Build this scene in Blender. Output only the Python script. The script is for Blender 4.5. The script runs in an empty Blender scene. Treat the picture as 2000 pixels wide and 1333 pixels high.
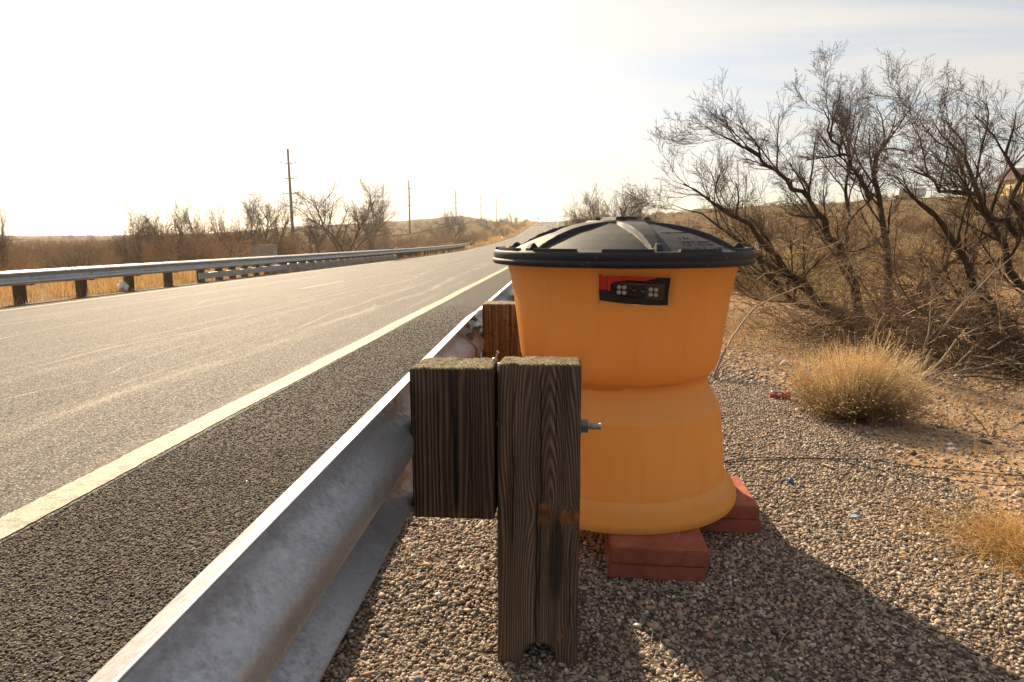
import bpy, bmesh, math, random
import numpy as np
from mathutils import Vector, Matrix, noise as mnoise

rnd = random.Random(11)
nr = np.random.RandomState(5)
sc = bpy.context.scene
COL = sc.collection

# ---------------------------------------------------------------- camera
EYE = 1.0                                   # eye height above the gravel
FPX, PX, PY = 1300.0, 1000.0, 666.5         # focal length and centre, in photo pixels (2000 wide)
VX, VY = 1100.0, 463.0                      # where the straight road vanishes
_d = np.array([VX-PX, VY-PY, FPX]); _p = math.atan2(PY-VY, FPX)
_yc = _d/np.linalg.norm(_d)
_up = np.array([0, -math.cos(_p), -math.sin(_p)])
_xc = np.cross(_yc, _up); _xc /= np.linalg.norm(_xc)
RC = np.array([_xc, _yc, _up])              # camera coords (right, down, forward) -> world
cam_d = bpy.data.cameras.new('camera')
cam = bpy.data.objects.new('camera', cam_d)
COL.objects.link(cam)
cam_d.sensor_width = 36.0
cam_d.lens = FPX/2000*36
cam_d.clip_start = 0.05
cam_d.clip_end = 20000
_r, _u, _b = RC@[1, 0, 0], RC@[0, -1, 0], RC@[0, 0, -1]
cam.matrix_world = Matrix(((_r[0], _u[0], _b[0], 0), (_r[1], _u[1], _b[1], 0), (_r[2], _u[2], _b[2], EYE), (0, 0, 0, 1)))
sc.camera = cam

# ---------------------------------------------------------------- light
SUN_AZ = math.radians(-30.0)                # from +Y towards -X
SUN_EL = math.radians(32.3)
SUN = Vector((math.sin(SUN_AZ)*math.cos(SUN_EL), math.cos(SUN_AZ)*math.cos(SUN_EL), math.sin(SUN_EL)))
sd = bpy.data.lights.new('sun', 'SUN'); sd.energy = 5.0; sd.angle = math.radians(0.55); sd.color = (1.0, 0.80, 0.56)
so = bpy.data.objects.new('sun', sd); COL.objects.link(so)
so.rotation_euler = (-SUN).to_track_quat('-Z', 'Y').to_euler(); so.location = (0, 0, 30)
sc.view_settings.view_transform = 'Standard'; sc.view_settings.look = 'None'
sc.view_settings.gamma = 1.0; sc.view_settings.use_curve_mapping = False
sc.view_settings.exposure = 1.17

W = bpy.data.worlds.new('World'); sc.world = W; W.use_nodes = True


class NT:
    """small expression helper over a node tree"""
    def __init__(s, tree): s.t = tree; s.n = tree.nodes; s.l = tree.links
    def new(s, typ, **kw):
        n = s.n.new(typ)
        for k, v in kw.items(): setattr(n, k, v)
        return n
    def put(s, sock, v):
        if v is None: return
        if hasattr(v, 'is_output') or isinstance(v, bpy.types.NodeSocket): s.l.new(v, sock)
        else:
            if sock.type == 'RGBA' and not isinstance(v, (int, float)) and len(v) == 3: v = (*v, 1)
            if sock.type == 'RGBA' and isinstance(v, (int, float)): v = (v, v, v, 1)
            sock.default_value = v
    def m(s, op, a, b=None, c=None, clamp=False):
        n = s.new('ShaderNodeMath', operation=op, use_clamp=clamp)
        s.put(n.inputs[0], a)
        if b is not None: s.put(n.inputs[1], b)
        if c is not None: s.put(n.inputs[2], c)
        return n.outputs[0]
    def mr(s, v, a, b, c=0.0, d=1.0, smooth=False):
        n = s.new('ShaderNodeMapRange', clamp=True)
        if smooth: n.interpolation_type = 'SMOOTHSTEP'
        s.put(n.inputs[0], v)
        for i, q in enumerate((a, b, c, d)): n.inputs[i+1].default_value = q
        return n.outputs[0]
    def mix(s, f, a, b, mode='MIX'):
        n = s.new('ShaderNodeMix', data_type='RGBA', blend_type=mode)
        s.put(n.inputs['Factor'], f); s.put(n.inputs[6], a); s.put(n.inputs[7], b)
        return n.outputs[2]
    def coord(s, which='Object'):
        return s.new('ShaderNodeTexCoord').outputs[which]
    def xyz(s, v):
        n = s.new('ShaderNodeSeparateXYZ'); s.put(n.inputs[0], v); return n.outputs
    def comb(s, x, y, z):
        n = s.new('ShaderNodeCombineXYZ')
        for i, q in enumerate((x, y, z)): s.put(n.inputs[i], q)
        return n.outputs[0]
    def scale(s, v, sx, sy, sz):
        n = s.new('ShaderNodeMapping'); s.put(n.inputs[0], v); n.inputs['Scale'].default_value = (sx, sy, sz); return n.outputs[0]
    def noise(s, v, sc_, det=3.0, rough=0.55, out=0, dist=0.0):
        n = s.new('ShaderNodeTexNoise'); s.put(n.inputs['Vector'], v)
        n.inputs['Scale'].default_value = sc_; n.inputs['Detail'].default_value = det
        n.inputs['Roughness'].default_value = rough; n.inputs['Distortion'].default_value = dist
        return n.outputs[out]
    def vor(s, v, sc_, feat='F1', out='Distance', rnd_=1.0):
        n = s.new('ShaderNodeTexVoronoi', feature=feat); s.put(n.inputs['Vector'], v)
        n.inputs['Scale'].default_value = sc_; n.inputs['Randomness'].default_value = rnd_
        return n.outputs[out]
    def ramp(s, f, stops):
        n = s.new('ShaderNodeValToRGB'); s.put(n.inputs[0], f)
        e = n.color_ramp.elements
        while len(e) < len(stops): e.new(0.5)
        for q, (p, c) in zip(e, stops): q.position = p; q.color = (*c, 1) if len(c) == 3 else c
        return n.outputs[0]
    def bump(s, h, strength=0.5, dist=0.01, nrm=None):
        n = s.new('ShaderNodeBump'); s.put(n.inputs['Height'], h)
        n.inputs['Strength'].default_value = strength; n.inputs['Distance'].default_value = dist
        if nrm is not None: s.put(n.inputs['Normal'], nrm)
        return n.outputs[0]
    def attr(s, name, out='Fac'):
        n = s.new('ShaderNodeAttribute', attribute_name=name); return n.outputs[out]


def mat(name, col=(0.5, 0.5, 0.5), rough=0.6, metal=0.0, spec=0.5):
    m = bpy.data.materials.new(name); m.use_nodes = True
    b = m.node_tree.nodes['Principled BSDF']
    n = NT(m.node_tree); n.b = b; n.mt = m
    n.put(b.inputs['Base Color'], col); n.put(b.inputs['Roughness'], rough)
    b.inputs['Metallic'].default_value = metal; b.inputs['Specular IOR Level'].default_value = spec
    return n


# sky: clear winter sky with thin high cloud that is brightest near the sun
t = NT(W.node_tree)
bg = W.node_tree.nodes['Background']
sky = t.new('ShaderNodeTexSky', sky_type='NISHITA'); sky.sun_disc = False
sky.sun_elevation = SUN_EL; sky.sun_rotation = SUN_AZ
sky.air_density = 1.0; sky.dust_density = 1.0; sky.ozone_density = 1.0
g = t.coord('Generated')
x, y, z = t.xyz(g)
zz = t.m('ADD', t.m('MAXIMUM', z, 0.0), 0.10)
u, v = t.m('DIVIDE', x, zz), t.m('DIVIDE', y, zz)
uv = t.comb(t.m('ADD', t.m('MULTIPLY', u, 0.35), t.m('MULTIPLY', v, 0.12)), t.m('MULTIPLY', v, 1.0), 0.0)
c1 = t.noise(uv, 1.1, 7, 0.6, dist=0.8)
c2 = t.noise(uv, 0.28, 3, 0.5)
cl = t.mr(t.m('ADD', t.m('MULTIPLY', c1, 0.6), t.m('MULTIPLY', c2, 0.5)), 0.40, 0.64, 0, 1, True)
dp = t.new('ShaderNodeVectorMath', operation='DOT_PRODUCT'); t.put(dp.inputs[0], g); dp.inputs[1].default_value = SUN
dd = t.m('MAXIMUM', dp.outputs['Value'], 0.0)
glow = t.m('POWER', dd, 17.0)                     # thin cloud scatters forward: brighter towards the sun
veil = t.m('ADD', t.m('MULTIPLY_ADD', cl, 0.72, 0.14), t.m('MULTIPLY', glow, 0.75), clamp=True)
back = t.mix(t.mr(dp.outputs['Value'], -.6, .75), (3.0, 3.0, 3.1), (7.3, 6.85, 6.2))
ccol = t.mix(glow, back, (24.0, 21.0, 17.0))
skyc = t.mix(veil, sky.outputs[0], ccol)
t.put(bg.inputs['Color'], skyc)
bg.inputs['Strength'].default_value = 0.058

# ---------------------------------------------------------------- helpers
def un(px, py, z):
    """point of the world at height z seen at a photo pixel"""
    w = RC@np.array([px-PX, py-PY, FPX]); k = (z-EYE)/w[2]
    return Vector((w[0]*k, w[1]*k, z))

def at_depth(px, py, Y):
    w = RC@np.array([px-PX, py-PY, FPX]); k = Y/w[1]
    return Vector((w[0]*k, Y, EYE+w[2]*k))

def interp(x, tab):
    return np.interp(x, [a for a, b in tab], [b for a, b in tab])

def link(name, me, parent=None, mats=()):
    o = bpy.data.objects.new(name, me); COL.objects.link(o)
    if parent is not None: o.parent = parent
    for m in mats: me.materials.append(m.mt if isinstance(m, NT) else m)
    return o

def tag(o, label=None, cat=None, group=None, kind=None):
    if label: o['label'] = label
    if cat: o['category'] = cat
    if group: o['group'] = group
    if kind: o['kind'] = kind
    return o

def empty(name, loc, label, cat, group=None, rz=0.0):
    o = bpy.data.objects.new(name, None); COL.objects.link(o); o.location = loc; o.rotation_euler = (0, 0, rz)
    o.empty_display_size = 0.1
    return tag(o, label, cat, group)

def smooth(me, on=True):
    me.polygons.foreach_set('use_smooth', [on]*len(me.polygons)); me.update()

def mesh_arrays(name, V, F, sm=False):
    """V (n,3), F (m,k) numpy -> mesh"""
    me = bpy.data.meshes.new(name)
    V = np.asarray(V, np.float32); F = np.asarray(F, np.int32)
    me.vertices.add(len(V)); me.vertices.foreach_set('co', V.ravel())
    k = F.shape[1]
    me.loops.add(F.size); me.loops.foreach_set('vertex_index', F.ravel())
    me.polygons.add(len(F)); me.polygons.foreach_set('loop_start', np.arange(0, F.size, k, dtype=np.int32))
    me.polygons.foreach_set('loop_total', np.full(len(F), k, np.int32))
    me.update(calc_edges=True)
    if sm: smooth(me)
    return me

def grid_mesh(name, P, sm=True, wrap=False):
    """P (a,b,3) grid -> quads; wrap joins the last column to the first"""
    a, b = P.shape[:2]
    idx = np.arange(a*b).reshape(a, b)
    if wrap: idx = np.concatenate([idx, idx[:, :1]], 1)
    F = np.stack([idx[:-1, :-1], idx[:-1, 1:], idx[1:, 1:], idx[1:, :-1]], -1).reshape(-1, 4)
    return mesh_arrays(name, P.reshape(-1, 3), F, sm)

def lathe(name, prof, seg=128, cx=0, cy=0, sm=True):
    th = np.linspace(0, 2*math.pi, seg, endpoint=False)
    r = np.array([p[0] for p in prof])[:, None]; zz_ = np.array([p[1] for p in prof])[:, None]
    P = np.stack([cx+r*np.cos(th), cy+r*np.sin(th), zz_+0*th], -1)
    return grid_mesh(name, P, sm, True)

def bm_mesh(name, bm, sm=False):
    me = bpy.data.meshes.new(name); bm.to_mesh(me); bm.free()
    if sm: smooth(me)
    return me

def box_bm(bm, lo, hi, bev=0.0, M=None):
    r = bmesh.ops.create_cube(bm, size=1.0)
    vs = r['verts']
    for q in vs:
        q.co = Vector([lo[i]+(q.co[i]+0.5)*(hi[i]-lo[i]) for i in range(3)])
        if M is not None: q.co = M@q.co
    if bev > 0:
        es = list({e for q in vs for e in q.link_edges})
        bmesh.ops.bevel(bm, geom=es, offset=bev, segments=2, affect='EDGES', clamp_overlap=True)

def box(name, lo, hi, m, parent=None, bev=0.0, M=None):
    bm = bmesh.new(); box_bm(bm, lo, hi, bev, M)
    return link(name, bm_mesh(name, bm), parent, [m])

def cyl_bm(bm, p0, p1, r0, r1=None, n=16, cap=True):
    r1 = r0 if r1 is None else r1
    p0, p1 = Vector(p0), Vector(p1); d = p1-p0
    r = bmesh.ops.create_cone(bm, cap_ends=cap, segments=n, radius1=r0, radius2=r1, depth=d.length)
    Mx = Matrix.Translation((p0+p1)/2)@d.to_track_quat('Z', 'Y').to_matrix().to_4x4()
    for q in r['verts']: q.co = Mx@q.co

def cyl(name, p0, p1, r0, m, parent=None, r1=None, n=16, sm=False):
    bm = bmesh.new(); cyl_bm(bm, p0, p1, r0, r1, n)
    me = bm_mesh(name, bm)
    if sm:
        me.polygons.foreach_set('use_smooth', [len(p.vertices) == 4 for p in me.polygons])
    return link(name, me, parent, [m])

def tubes_mesh(name, lines, n=4, sm=True):
    """lines: list of (points array k,3; radii k). One mesh of tapered tubes"""
    V, F = [], []; base = 0
    ca = np.cos(np.arange(n)*2*math.pi/n)[None, :, None]; sa = np.sin(np.arange(n)*2*math.pi/n)[None, :, None]
    bylen = {}
    for p, r in lines: bylen.setdefault(len(p), []).append((p, r))
    for k, L in bylen.items():
        P = np.array([q[0] for q in L], float); R = np.array([q[1] for q in L], float)   # (m,k,3),(m,k)
        T = np.gradient(P, axis=1); T /= np.linalg.norm(T, axis=2, keepdims=True)+1e-9
        ref = np.where(np.abs(T[..., 2:3]) > 0.9, np.array([1., 0, 0]), np.array([0, 0, 1.]))
        A = np.cross(T, ref); A /= np.linalg.norm(A, axis=2, keepdims=True)+1e-9
        B = np.cross(T, A)
        ring = P[:, :, None, :]+R[:, :, None, None]*(A[:, :, None, :]*ca+B[:, :, None, :]*sa)  # m,k,n,3
        m = len(L)
        V.append(ring.reshape(-1, 3))
        idx = base+np.arange(m*k*n).reshape(m, k, n); nx = np.roll(idx, -1, axis=2)
        F.append(np.stack([idx[:, :-1], nx[:, :-1], nx[:, 1:], idx[:, 1:]], -1).reshape(-1, 4))
        base += m*k*n
    return mesh_arrays(name, np.concatenate(V), np.concatenate(F), sm)

def boolean(o, cutter, op='DIFFERENCE'):
    md = o.modifiers.new('cut', 'BOOLEAN'); md.object = cutter; md.operation = op; md.solver = 'EXACT'
    dg = bpy.context.evaluated_depsgraph_get(); dg.update()
    me = bpy.data.meshes.new_from_object(o.evaluated_get(dg))
    o.modifiers.clear(); old = o.data; o.data = me
    bpy.data.objects.remove(cutter)
    return o

# ---------------------------------------------------------------- shape of the land (heights above the gravel, z = 0)
ROADC = [(-80, -1.15), (0, -1.17), (23, -1.24), (50, -1.35), (71, -1.35), (104, -0.95), (150, 0.1), (190, 1.8), (235, 4.0),
         (290, 6.3), (338, 7.55), (370, 7.7), (430, 6.6), (600, 1), (900, -1.5), (9000, -2)]
_yy = np.linspace(-80, 1200, 2561); _rc = interp(_yy, ROADC)
_k = np.exp(-np.linspace(-2.2, 2.2, 41)**2); _k /= _k.sum()
_rc = np.convolve(np.pad(_rc, 20, 'edge'), _k, 'valid')
def road_c(Y): return np.interp(Y, _yy, _rc)+EYE
def road_z(X, Y):
    return road_c(Y)+0.039*(np.clip(X, -12.0, -0.3)+6.15)

SKY = [(-2000, 463), (-300, 462), (0, 461), (150, 460), (330, 459), (380, 457), (450, 452), (500, 448), (560, 443), (620, 440), (700, 437), (800, 431), (900, 423),
       (960, 424.5), (1000, 428), (1040, 431), (1057, 434), (1092, 434.5), (1105, 430), (1150, 428), (1250, 424), (1300, 419),
       (1400, 410), (1500, 404), (1600, 401), (1700, 394), (1800, 392), (1900, 384), (2000, 372), (2300, 356), (3000, 350)]
CRD = [(-2000, 600), (500, 600), (900, 430), (1000, 345), (1057, 338), (1092, 338), (1250, 300), (1400, 230), (1700, 175), (2000, 160), (3000, 150)]
def sstep(a, b, x):
    t_ = np.clip((x-a)/(b-a), 0, 1); return t_*t_*(3-2*t_)
def fbm(X, Y, s, seed=0.0):
    out = 0*X
    for i, (a, f) in enumerate(((1, 1), (.5, 2.13), (.27, 4.3), (.14, 8.9))):
        out = out+a*(np.sin(X*s*f+seed+1.7*np.sin(Y*s*f*.73+i+seed))*np.sin(Y*s*f*1.11+2.1*i+1.3*np.sin(X*s*f*.61+seed)))
    return out
def land_z(X, Y):
    X = np.asarray(X, float); Y = np.asarray(Y, float)
    d = np.hypot(X, Y)+1e-6
    dep = np.maximum(Y, 0.45*d)
    px = VX+1306*np.clip(X/dep, -2.3, 2.3)
    e = (VY-interp(px, SKY))/1300.0
    Dc = interp(px, CRD)
    zc = EYE+e*Dc
    lb = np.where(X < -6, -1.1, -0.55) 
    k = sstep(0, 1, (dep-22)/(Dc-22))
    k = np.where(dep < Dc, np.clip((dep-22)/(Dc-22), 0, 1)**1.35, 1.0)
    hill = lb+(zc-lb)*k
    far = -3.0+0*X
    hill = np.where(dep > Dc, zc+(far-zc)*sstep(0, 1, (dep-Dc)/(1.6*Dc)), hill)
    hill = hill+fbm(X, Y, 0.035, 1.0)*0.5*sstep(30, 120, d)*np.where(dep < Dc, 1-sstep(.6, 1.0, dep/Dc), 1)
    # near side: level gravel pad, then dirt that falls away to the right
    nearr = -0.006-0.034*(1-sstep(1.45, 1.85, Y))-0.045*np.clip(X-1.3, 0, 9)-0.012*np.clip(Y-4, 0, 20)+0.03*fbm(X, Y, 0.9, 2)*sstep(1.4, 3, X)
    nearl = road_z(-12.0+0*X, Y)-0.08-0.7*sstep(-13.5, -20, X)+0.25*fbm(X, Y, 0.3, 4)*sstep(-13, -17, X)
    near = np.where(X > -6, nearr, nearl)
    kk = sstep(12, 45, np.where(X > -6, np.hypot(X, Y), np.abs(X)-6))
    z_ = near*(1-kk)+hill*kk
    # the embankment of the road
    rz = road_z(X, Y)
    off = np.where(X > -6, X+0.6, -12.0-X)
    w = 1-sstep(0.5, np.where(X > -6, 9+0.03*np.clip(Y, 0, 300), 9+0.16*np.clip(Y, 0, 300)), off)
    wr = np.where(X > -6, w*sstep(14, 40, Y), w)
    z_ = z_*(1-wr)+(rz-0.05)*wr
    return z_

def ground(px, py, lift=0.0):
    """where the sight line of a photo pixel meets the land"""
    w = RC@np.array([px-PX, py-PY, FPX]); w = w/w[1]
    lo = 0.3
    Ys = np.concatenate([np.arange(0.5, 30, 0.05), np.arange(30, 500, 0.5)])
    zs = EYE+w[2]*Ys; gz = land_z(w[0]*Ys, Ys)
    i = np.argmax(zs < gz)
    if zs[i] >= gz[i]: i = len(Ys)-1
    Y = Ys[i]
    return Vector((w[0]*Y, Y, float(gz[i])+lift))
def gpt(X, Y, lift=0.0): return Vector((X, Y, float(land_z(X, Y))+lift))
# ---------------------------------------------------------------- ground materials
def dirt_material():
    n = mat('desert_dirt', rough=1.0, spec=0.0)
    c = n.coord('Object'); x, y, z = n.xyz(c)
    big = n.noise(c, 0.9, 5, 0.6); mid = n.noise(c, 7, 5, 0.65); fine = n.noise(c, 120, 3, 0.7)
    col = n.ramp(n.m('ADD', n.m('MULTIPLY', big, .55), n.m('MULTIPLY', mid, .45)), [(.3, (.17, .105, .060)), (.5, (.29, .19, .115)), (.7, (.42, .30, .19))])
    v1 = n.vor(c, 55, out='Color'); vd = n.vor(c, 55)
    grit = n.mr(vd, 0.18, 0.34, 1, 0)
    gcol = n.ramp(n.xyz(v1)[0], [(0, (.16, .11, .08)), (.45, (.40, .30, .21)), (.8, (.52, .42, .32)), (1, (.20, .16, .13))])
    near = n.m('MULTIPLY', grit, n.mr(n.xyz(v1)[1], .2, .3, 0, .9))
    col = n.mix(near, col, gcol)
    # farther off: clumps of dry grass and brush too small to build
    dist = n.m('SQRT', n.m('ADD', n.m('MULTIPLY', x, x), n.m('MULTIPLY', y, y)))
    f = n.mr(dist, 14, 60, 0, 1)
    s = n.noise(n.scale(c, 1, 1, 1), .35, 7, .72); s2 = n.noise(c, .05, 4, .6); s3 = n.noise(c, 1.6, 4, .7)
    hill = n.ramp(n.m('ADD', n.m('MULTIPLY', s, .5), n.m('MULTIPLY', s3, .5)), [(.36, (.045, .032, .018)), (.48, (.095, .066, .035)), (.56, (.17, .112, .056)), (.70, (.28, .185, .09))])
    hill = n.mix(n.mr(s2, .42, .62, 0, .45), hill, (.13, .10, .05))
    col = n.mix(f, col, hill)
    n.put(n.b.inputs['Base Color'], col)
    h = n.m('ADD', n.m('ADD', n.m('MULTIPLY', mid, 1.2), n.m('MULTIPLY', fine, .15)), n.m('MULTIPLY', near, .5))
    n.put(n.b.inputs['Normal'], n.bump(n.m('MULTIPLY', h, n.mr(dist, 8, 50, 1, .15)), .7, .012))
    return n
M_dirt = dirt_material()

def gravel_material():
    n = mat('gravel_bed', rough=0.9, spec=0.15)
    c = n.coord('Object')
    v1 = n.vor(c, 85, out='Color'); vd = n.vor(c, 85)
    col = n.ramp(n.xyz(v1)[0], [(0, (.07, .055, .04)), (.4, (.20, .155, .115)), (.8, (.34, .27, .21)), (1, (.12, .10, .08))])
    col = n.mix(n.mr(vd, .3, .55, 0, .8), col, (.05, .038, .028))
    n.put(n.b.inputs['Base Color'], col)
    n.put(n.b.inputs['Normal'], n.bump(n.mr(vd, 0, .6, 1, 0), 1.0, .008))
    return n
M_gravel = gravel_material()

def asphalt_material(name, lane):
    n = mat(name, rough=0.6, spec=0.22 if lane else .15)
    c = n.coord('Object'); x, y, z = n.xyz(c)
    vs = 120 if not lane else 105
    vc = n.vor(c, vs, out='Color'); vd = n.vor(c, vs)
    r0 = n.xyz(vc)[0]; r1 = n.xyz(vc)[1]
    if lane:
        chip = n.ramp(r0, [(0, (.036, .034, .031)), (.45, (.105, .096, .085)), (.8, (.24, .215, .185)), (1, (.64, .58, .50))])
    else:
        chip = n.ramp(r0, [(0, (.018, .0145, .0115)), (.5, (.054, .044, .034)), (.85, (.10, .082, .064)), (1, (.21, .175, .135))])
    tar = (.022, .018, .015)
    col = n.mix(n.mr(vd, .25, .55, 0, .85), chip, tar)
    pat = n.noise(c, .8, 4, .6); st = n.noise(n.scale(c, 3.0, .12, 1), 1.0, 4, .6)
    col = n.mix(n.mr(pat, .3, .7, 0, .25), col, n.mix(.5, col, (.02, .02, .02)))
    if lane:
        # wheel tracks rubbed pale and a few dragged scrapes that wander along the lane
        w1 = n.noise(n.scale(c, .35, .05, 1), 1.6, 2, .5)
        for k, (x0, amp, wd, st_) in enumerate(((-3.3, 2.2, .035, .55), (-4.6, 2.8, .05, .5), (-2.9, 1.6, .14, .35), (-6.9, 2.6, .045, .45), (-8.3, 2.2, .05, .35), (-4.0, 3.4, .022, .6))):
            wv = n.noise(n.comb(n.m('MULTIPLY', y, .075+.02*k), k*7.3, 0), 1.0, 3, .6)
            xx = n.m('ADD', x, n.m('MULTIPLY', n.m('SUBTRACT', wv, .5), amp))
            dl = n.m('ABSOLUTE', n.m('SUBTRACT', xx, x0))
            brk = n.mr(n.noise(n.comb(n.m('MULTIPLY', x, 3), n.m('MULTIPLY', y, .35), 0), 1.0+k*.2, 5, .7), .42, .62, 0, 1)
            mk = n.m('MULTIPLY', n.m('MULTIPLY', n.mr(dl, 0, wd, 1, 0), brk), st_)
            mk = n.m('MULTIPLY', mk, n.mr(vd, .2, .6, 1, .3))
            col = n.mix(mk, col, (.80, .70, .56))
        col = n.mix(n.mr(st, .52, .7, 0, .22), col, (.34, .29, .24))
    n.put(n.b.inputs['Base Color'], col)
    n.put(n.b.inputs['Roughness'], n.mr(r1, 0, 1, .66, .95))
    fine = n.noise(c, 420, 2, .6)
    # each chip lies at its own tilt: per-cell slope plus a rounded top
    til = n.m('MULTIPLY', r1, .35)
    h = n.m('ADD', n.m('ADD', n.mr(vd, 0, .65, 1, 0), til), n.m('MULTIPLY', fine, .15))
    n.put(n.b.inputs['Normal'], n.bump(h, 1.0, .0042 if not lane else .0034))
    return n
M_lane = asphalt_material('chip_seal', True)
M_shoulder = asphalt_material('shoulder_chip_seal', False)

def paint_material(name, colr, wear):
    n = mat(name, rough=0.7, spec=0.3)
    c = n.coord('Object')
    vd = n.vor(c, 95); v = n.noise(c, 14, 5, .7); f = n.noise(c, 260, 2, .6); sp = n.vor(c, 38)
    pit = n.m('MULTIPLY', n.mr(sp, .10, .16, 1, 0), n.mr(v, .45, .55, 0, 1))
    col = n.mix(n.mr(v, .35, .7, 0, .3), colr, tuple(q*.72 for q in colr))
    w = n.m('MAXIMUM', n.mr(n.m('ADD', v, n.m('MULTIPLY', vd, .35)), wear, wear+.06, 0, 1), pit)
    col = n.mix(n.m('MULTIPLY', w, .8), col, (.11, .09, .07))
    n.put(n.b.inputs['Base Color'], col)
    n.put(n.b.inputs['Normal'], n.bump(n.m('ADD', n.mr(vd, 0, .6, 1, 0), f), .5, .003))
    return n
M_white = paint_material('white_road_paint', (.36, .305, .225), .72)
M_yellow = paint_material('yellow_road_paint', (.30, .225, .12), .54)

# ---------------------------------------------------------------- land sheet
def nonuni(lo_hi_step):
    out = []
    for a, b, s in lo_hi_step: out += list(np.arange(a, b, s))
    return out
xs = nonuni([(-40, -16, 1.0), (-16, -12, .5)])
xs += [-11.9, -11.2, -6, -1.0, -0.62, -0.5, -0.3, -.1, .1] + nonuni([(.3, 4, .15), (4, 12, .5), (12, 40, 1.5)])
a = 40.0; ex = []
while a < 7000: ex.append(a); a *= 1.07
xs = sorted([-q for q in ex]+xs+ex)
ys = [-30, -20, -12, -6, -3, -1.5] + nonuni([(-.5, 9, .15), (9, 30, .5), (30, 120, 2), (120, 420, 4)])
a = 420.0
while a < 9000: ys.append(a); a *= 1.06
XX, YY = np.meshgrid(np.array(xs), np.array(ys), indexing='ij')
ZZ = land_z(XX, YY)
under = (XX > -11.95) & (XX < -0.45)
ZZ = np.where(under, np.minimum(ZZ, road_z(XX, YY)-.10), ZZ)
me = grid_mesh('ground', np.stack([XX, YY, ZZ], -1))
me.polygons.foreach_set('use_smooth', [True]*len(me.polygons))
g_ = link('ground', me, None, [M_dirt]); tag(g_, kind='structure')

# gravel pad: its own sheet a little above the dirt, ragged on the dirt side
def strip(name, X0, X1, Y, dz, m, kind='structure', parent=None, nx=4, base=road_z, ragged=0.0):
    Y = np.asarray(Y, float); t_ = np.linspace(0, 1, nx+1)
    x0 = X0(Y) if callable(X0) else X0+0*Y; x1 = X1(Y) if callable(X1) else X1+0*Y
    if ragged:
        x0 = x0+ragged*nr.uniform(-1, 1, len(Y)); x1 = x1+ragged*nr.uniform(-1, 1, len(Y))
    X = x0[:, None]*(1-t_)+x1[:, None]*t_; Yg = Y[:, None]+0*t_
    me_ = grid_mesh(name, np.stack([X, Yg, base(X, Yg)+dz], -1)[:, ::-1])
    me_.flip_normals() if False else None
    o = link(name, me_, parent, [m])
    if kind: tag(o, kind=kind)
    return o
def pad_edge(Y): return np.interp(Y, [-2, .5, 1.75, 3, 4, 5.5, 8, 12], [1.3, 1.25, 1.3, 1.55, 1.6, 1.25, .7, .4])+.07*np.sin(Y*3.1)+.05*np.sin(Y*7.7)
Yp = np.arange(-2, 14, .1)
strip('gravel_pad', -.62, pad_edge, Yp, .004, M_gravel, nx=14, base=lambda X, Y: np.maximum(land_z(X, Y), -0.05+0*X))

Yr = np.array(nonuni([(-30, 0, 2), (0, 6, .25), (6, 40, 1), (40, 120, 2), (120, 600, 4)]))
strip('road', -10.62, -1.86, Yr, 0, M_lane, nx=8)
strip('road_shoulder', -1.86, lambda Y: np.interp(Y, [-30, 14, 30, 600], [-.55, -.55, .6, .9]), Yr, -.003, M_shoulder, nx=8)
strip('road_shoulder', -11.55, -10.62, Yr, -.003, M_shoulder, nx=3, ragged=.03)
Ye = np.concatenate([np.arange(-30, 0, 1), np.arange(0, 12, .03), np.arange(12, 60, .5), np.arange(60, 600, 2)])
wob = lambda x0, a_: (lambda Y: x0+a_*(np.sin(Y*1.3)+.6*np.sin(Y*2.9+1)+.5*np.sin(Y*.31)))
strip('edge_line', lambda Y: wob(-2.045, .006)(Y)+nr.uniform(-.004, .004, len(Y)), lambda Y: wob(-1.885, .006)(Y)+nr.uniform(-.004, .004, len(Y)), Ye, .004, M_white, nx=2)
strip('edge_line', wob(-10.56, .006), wob(-10.43, .006), Ye, .004, M_white, nx=2)
for y0 in (15.3, 26.5, 37.4, 48.7, 60, 71, 82, 93):
    if y0 < 0: continue
    strip('centre_dash', -6.20, -6.09, np.linspace(y0, y0+3.05, 12), .004, M_yellow, nx=1, ragged=.006)
strip('centre_line', -6.22, -6.09, np.arange(104, 420, 3.), .004, M_yellow, nx=1)
# ---------------------------------------------------------------- metals, wood, plastics
def galv_material(name='galvanised_steel', base=(.45, .465, .49), rough=.42, metal=.7):
    n = mat(name, rough=rough, metal=metal)
    c = n.coord('Object')
    a = n.noise(c, 13, 5, .7); b = n.noise(c, 85, 5, .78); sp = n.vor(c, 160, out='Color'); cl = n.noise(n.scale(c, 1, .35, 1), 3.2, 3, .5)
    patch = n.mr(n.m('ADD', n.m('MULTIPLY', b, .5), n.m('MULTIPLY', a, .5)), .44, .60, 0, 1)
    d = tuple(q*.45 for q in base)
    col = n.mix(n.m('MULTIPLY', patch, n.mr(cl, .35, .65, .1, .85)), base, d)
    col = n.mix(n.mr(n.noise(c, 3.2, 5, .7), .45, .7, 0, .32), col, (.27, .21, .16))
    col = n.mix(n.mr(n.xyz(sp)[0], .55, 1, 0, .25), col, tuple(min(1, q*1.35) for q in base))
    n.put(n.b.inputs['Base Color'], col)
    n.put(n.b.inputs['Roughness'], n.mr(n.m('ADD', patch, n.m('MULTIPLY', b, .5)), .2, 1.4, rough-.06, rough+.22))
    n.put(n.b.inputs['Normal'], n.bump(n.m('ADD', b, n.m('MULTIPLY', a, 1.2)), .12, .004))
    return n
M_galv = galv_material()
M_bolt = galv_material('dull_steel_bolt', (.20, .21, .22), .5, .7)

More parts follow.
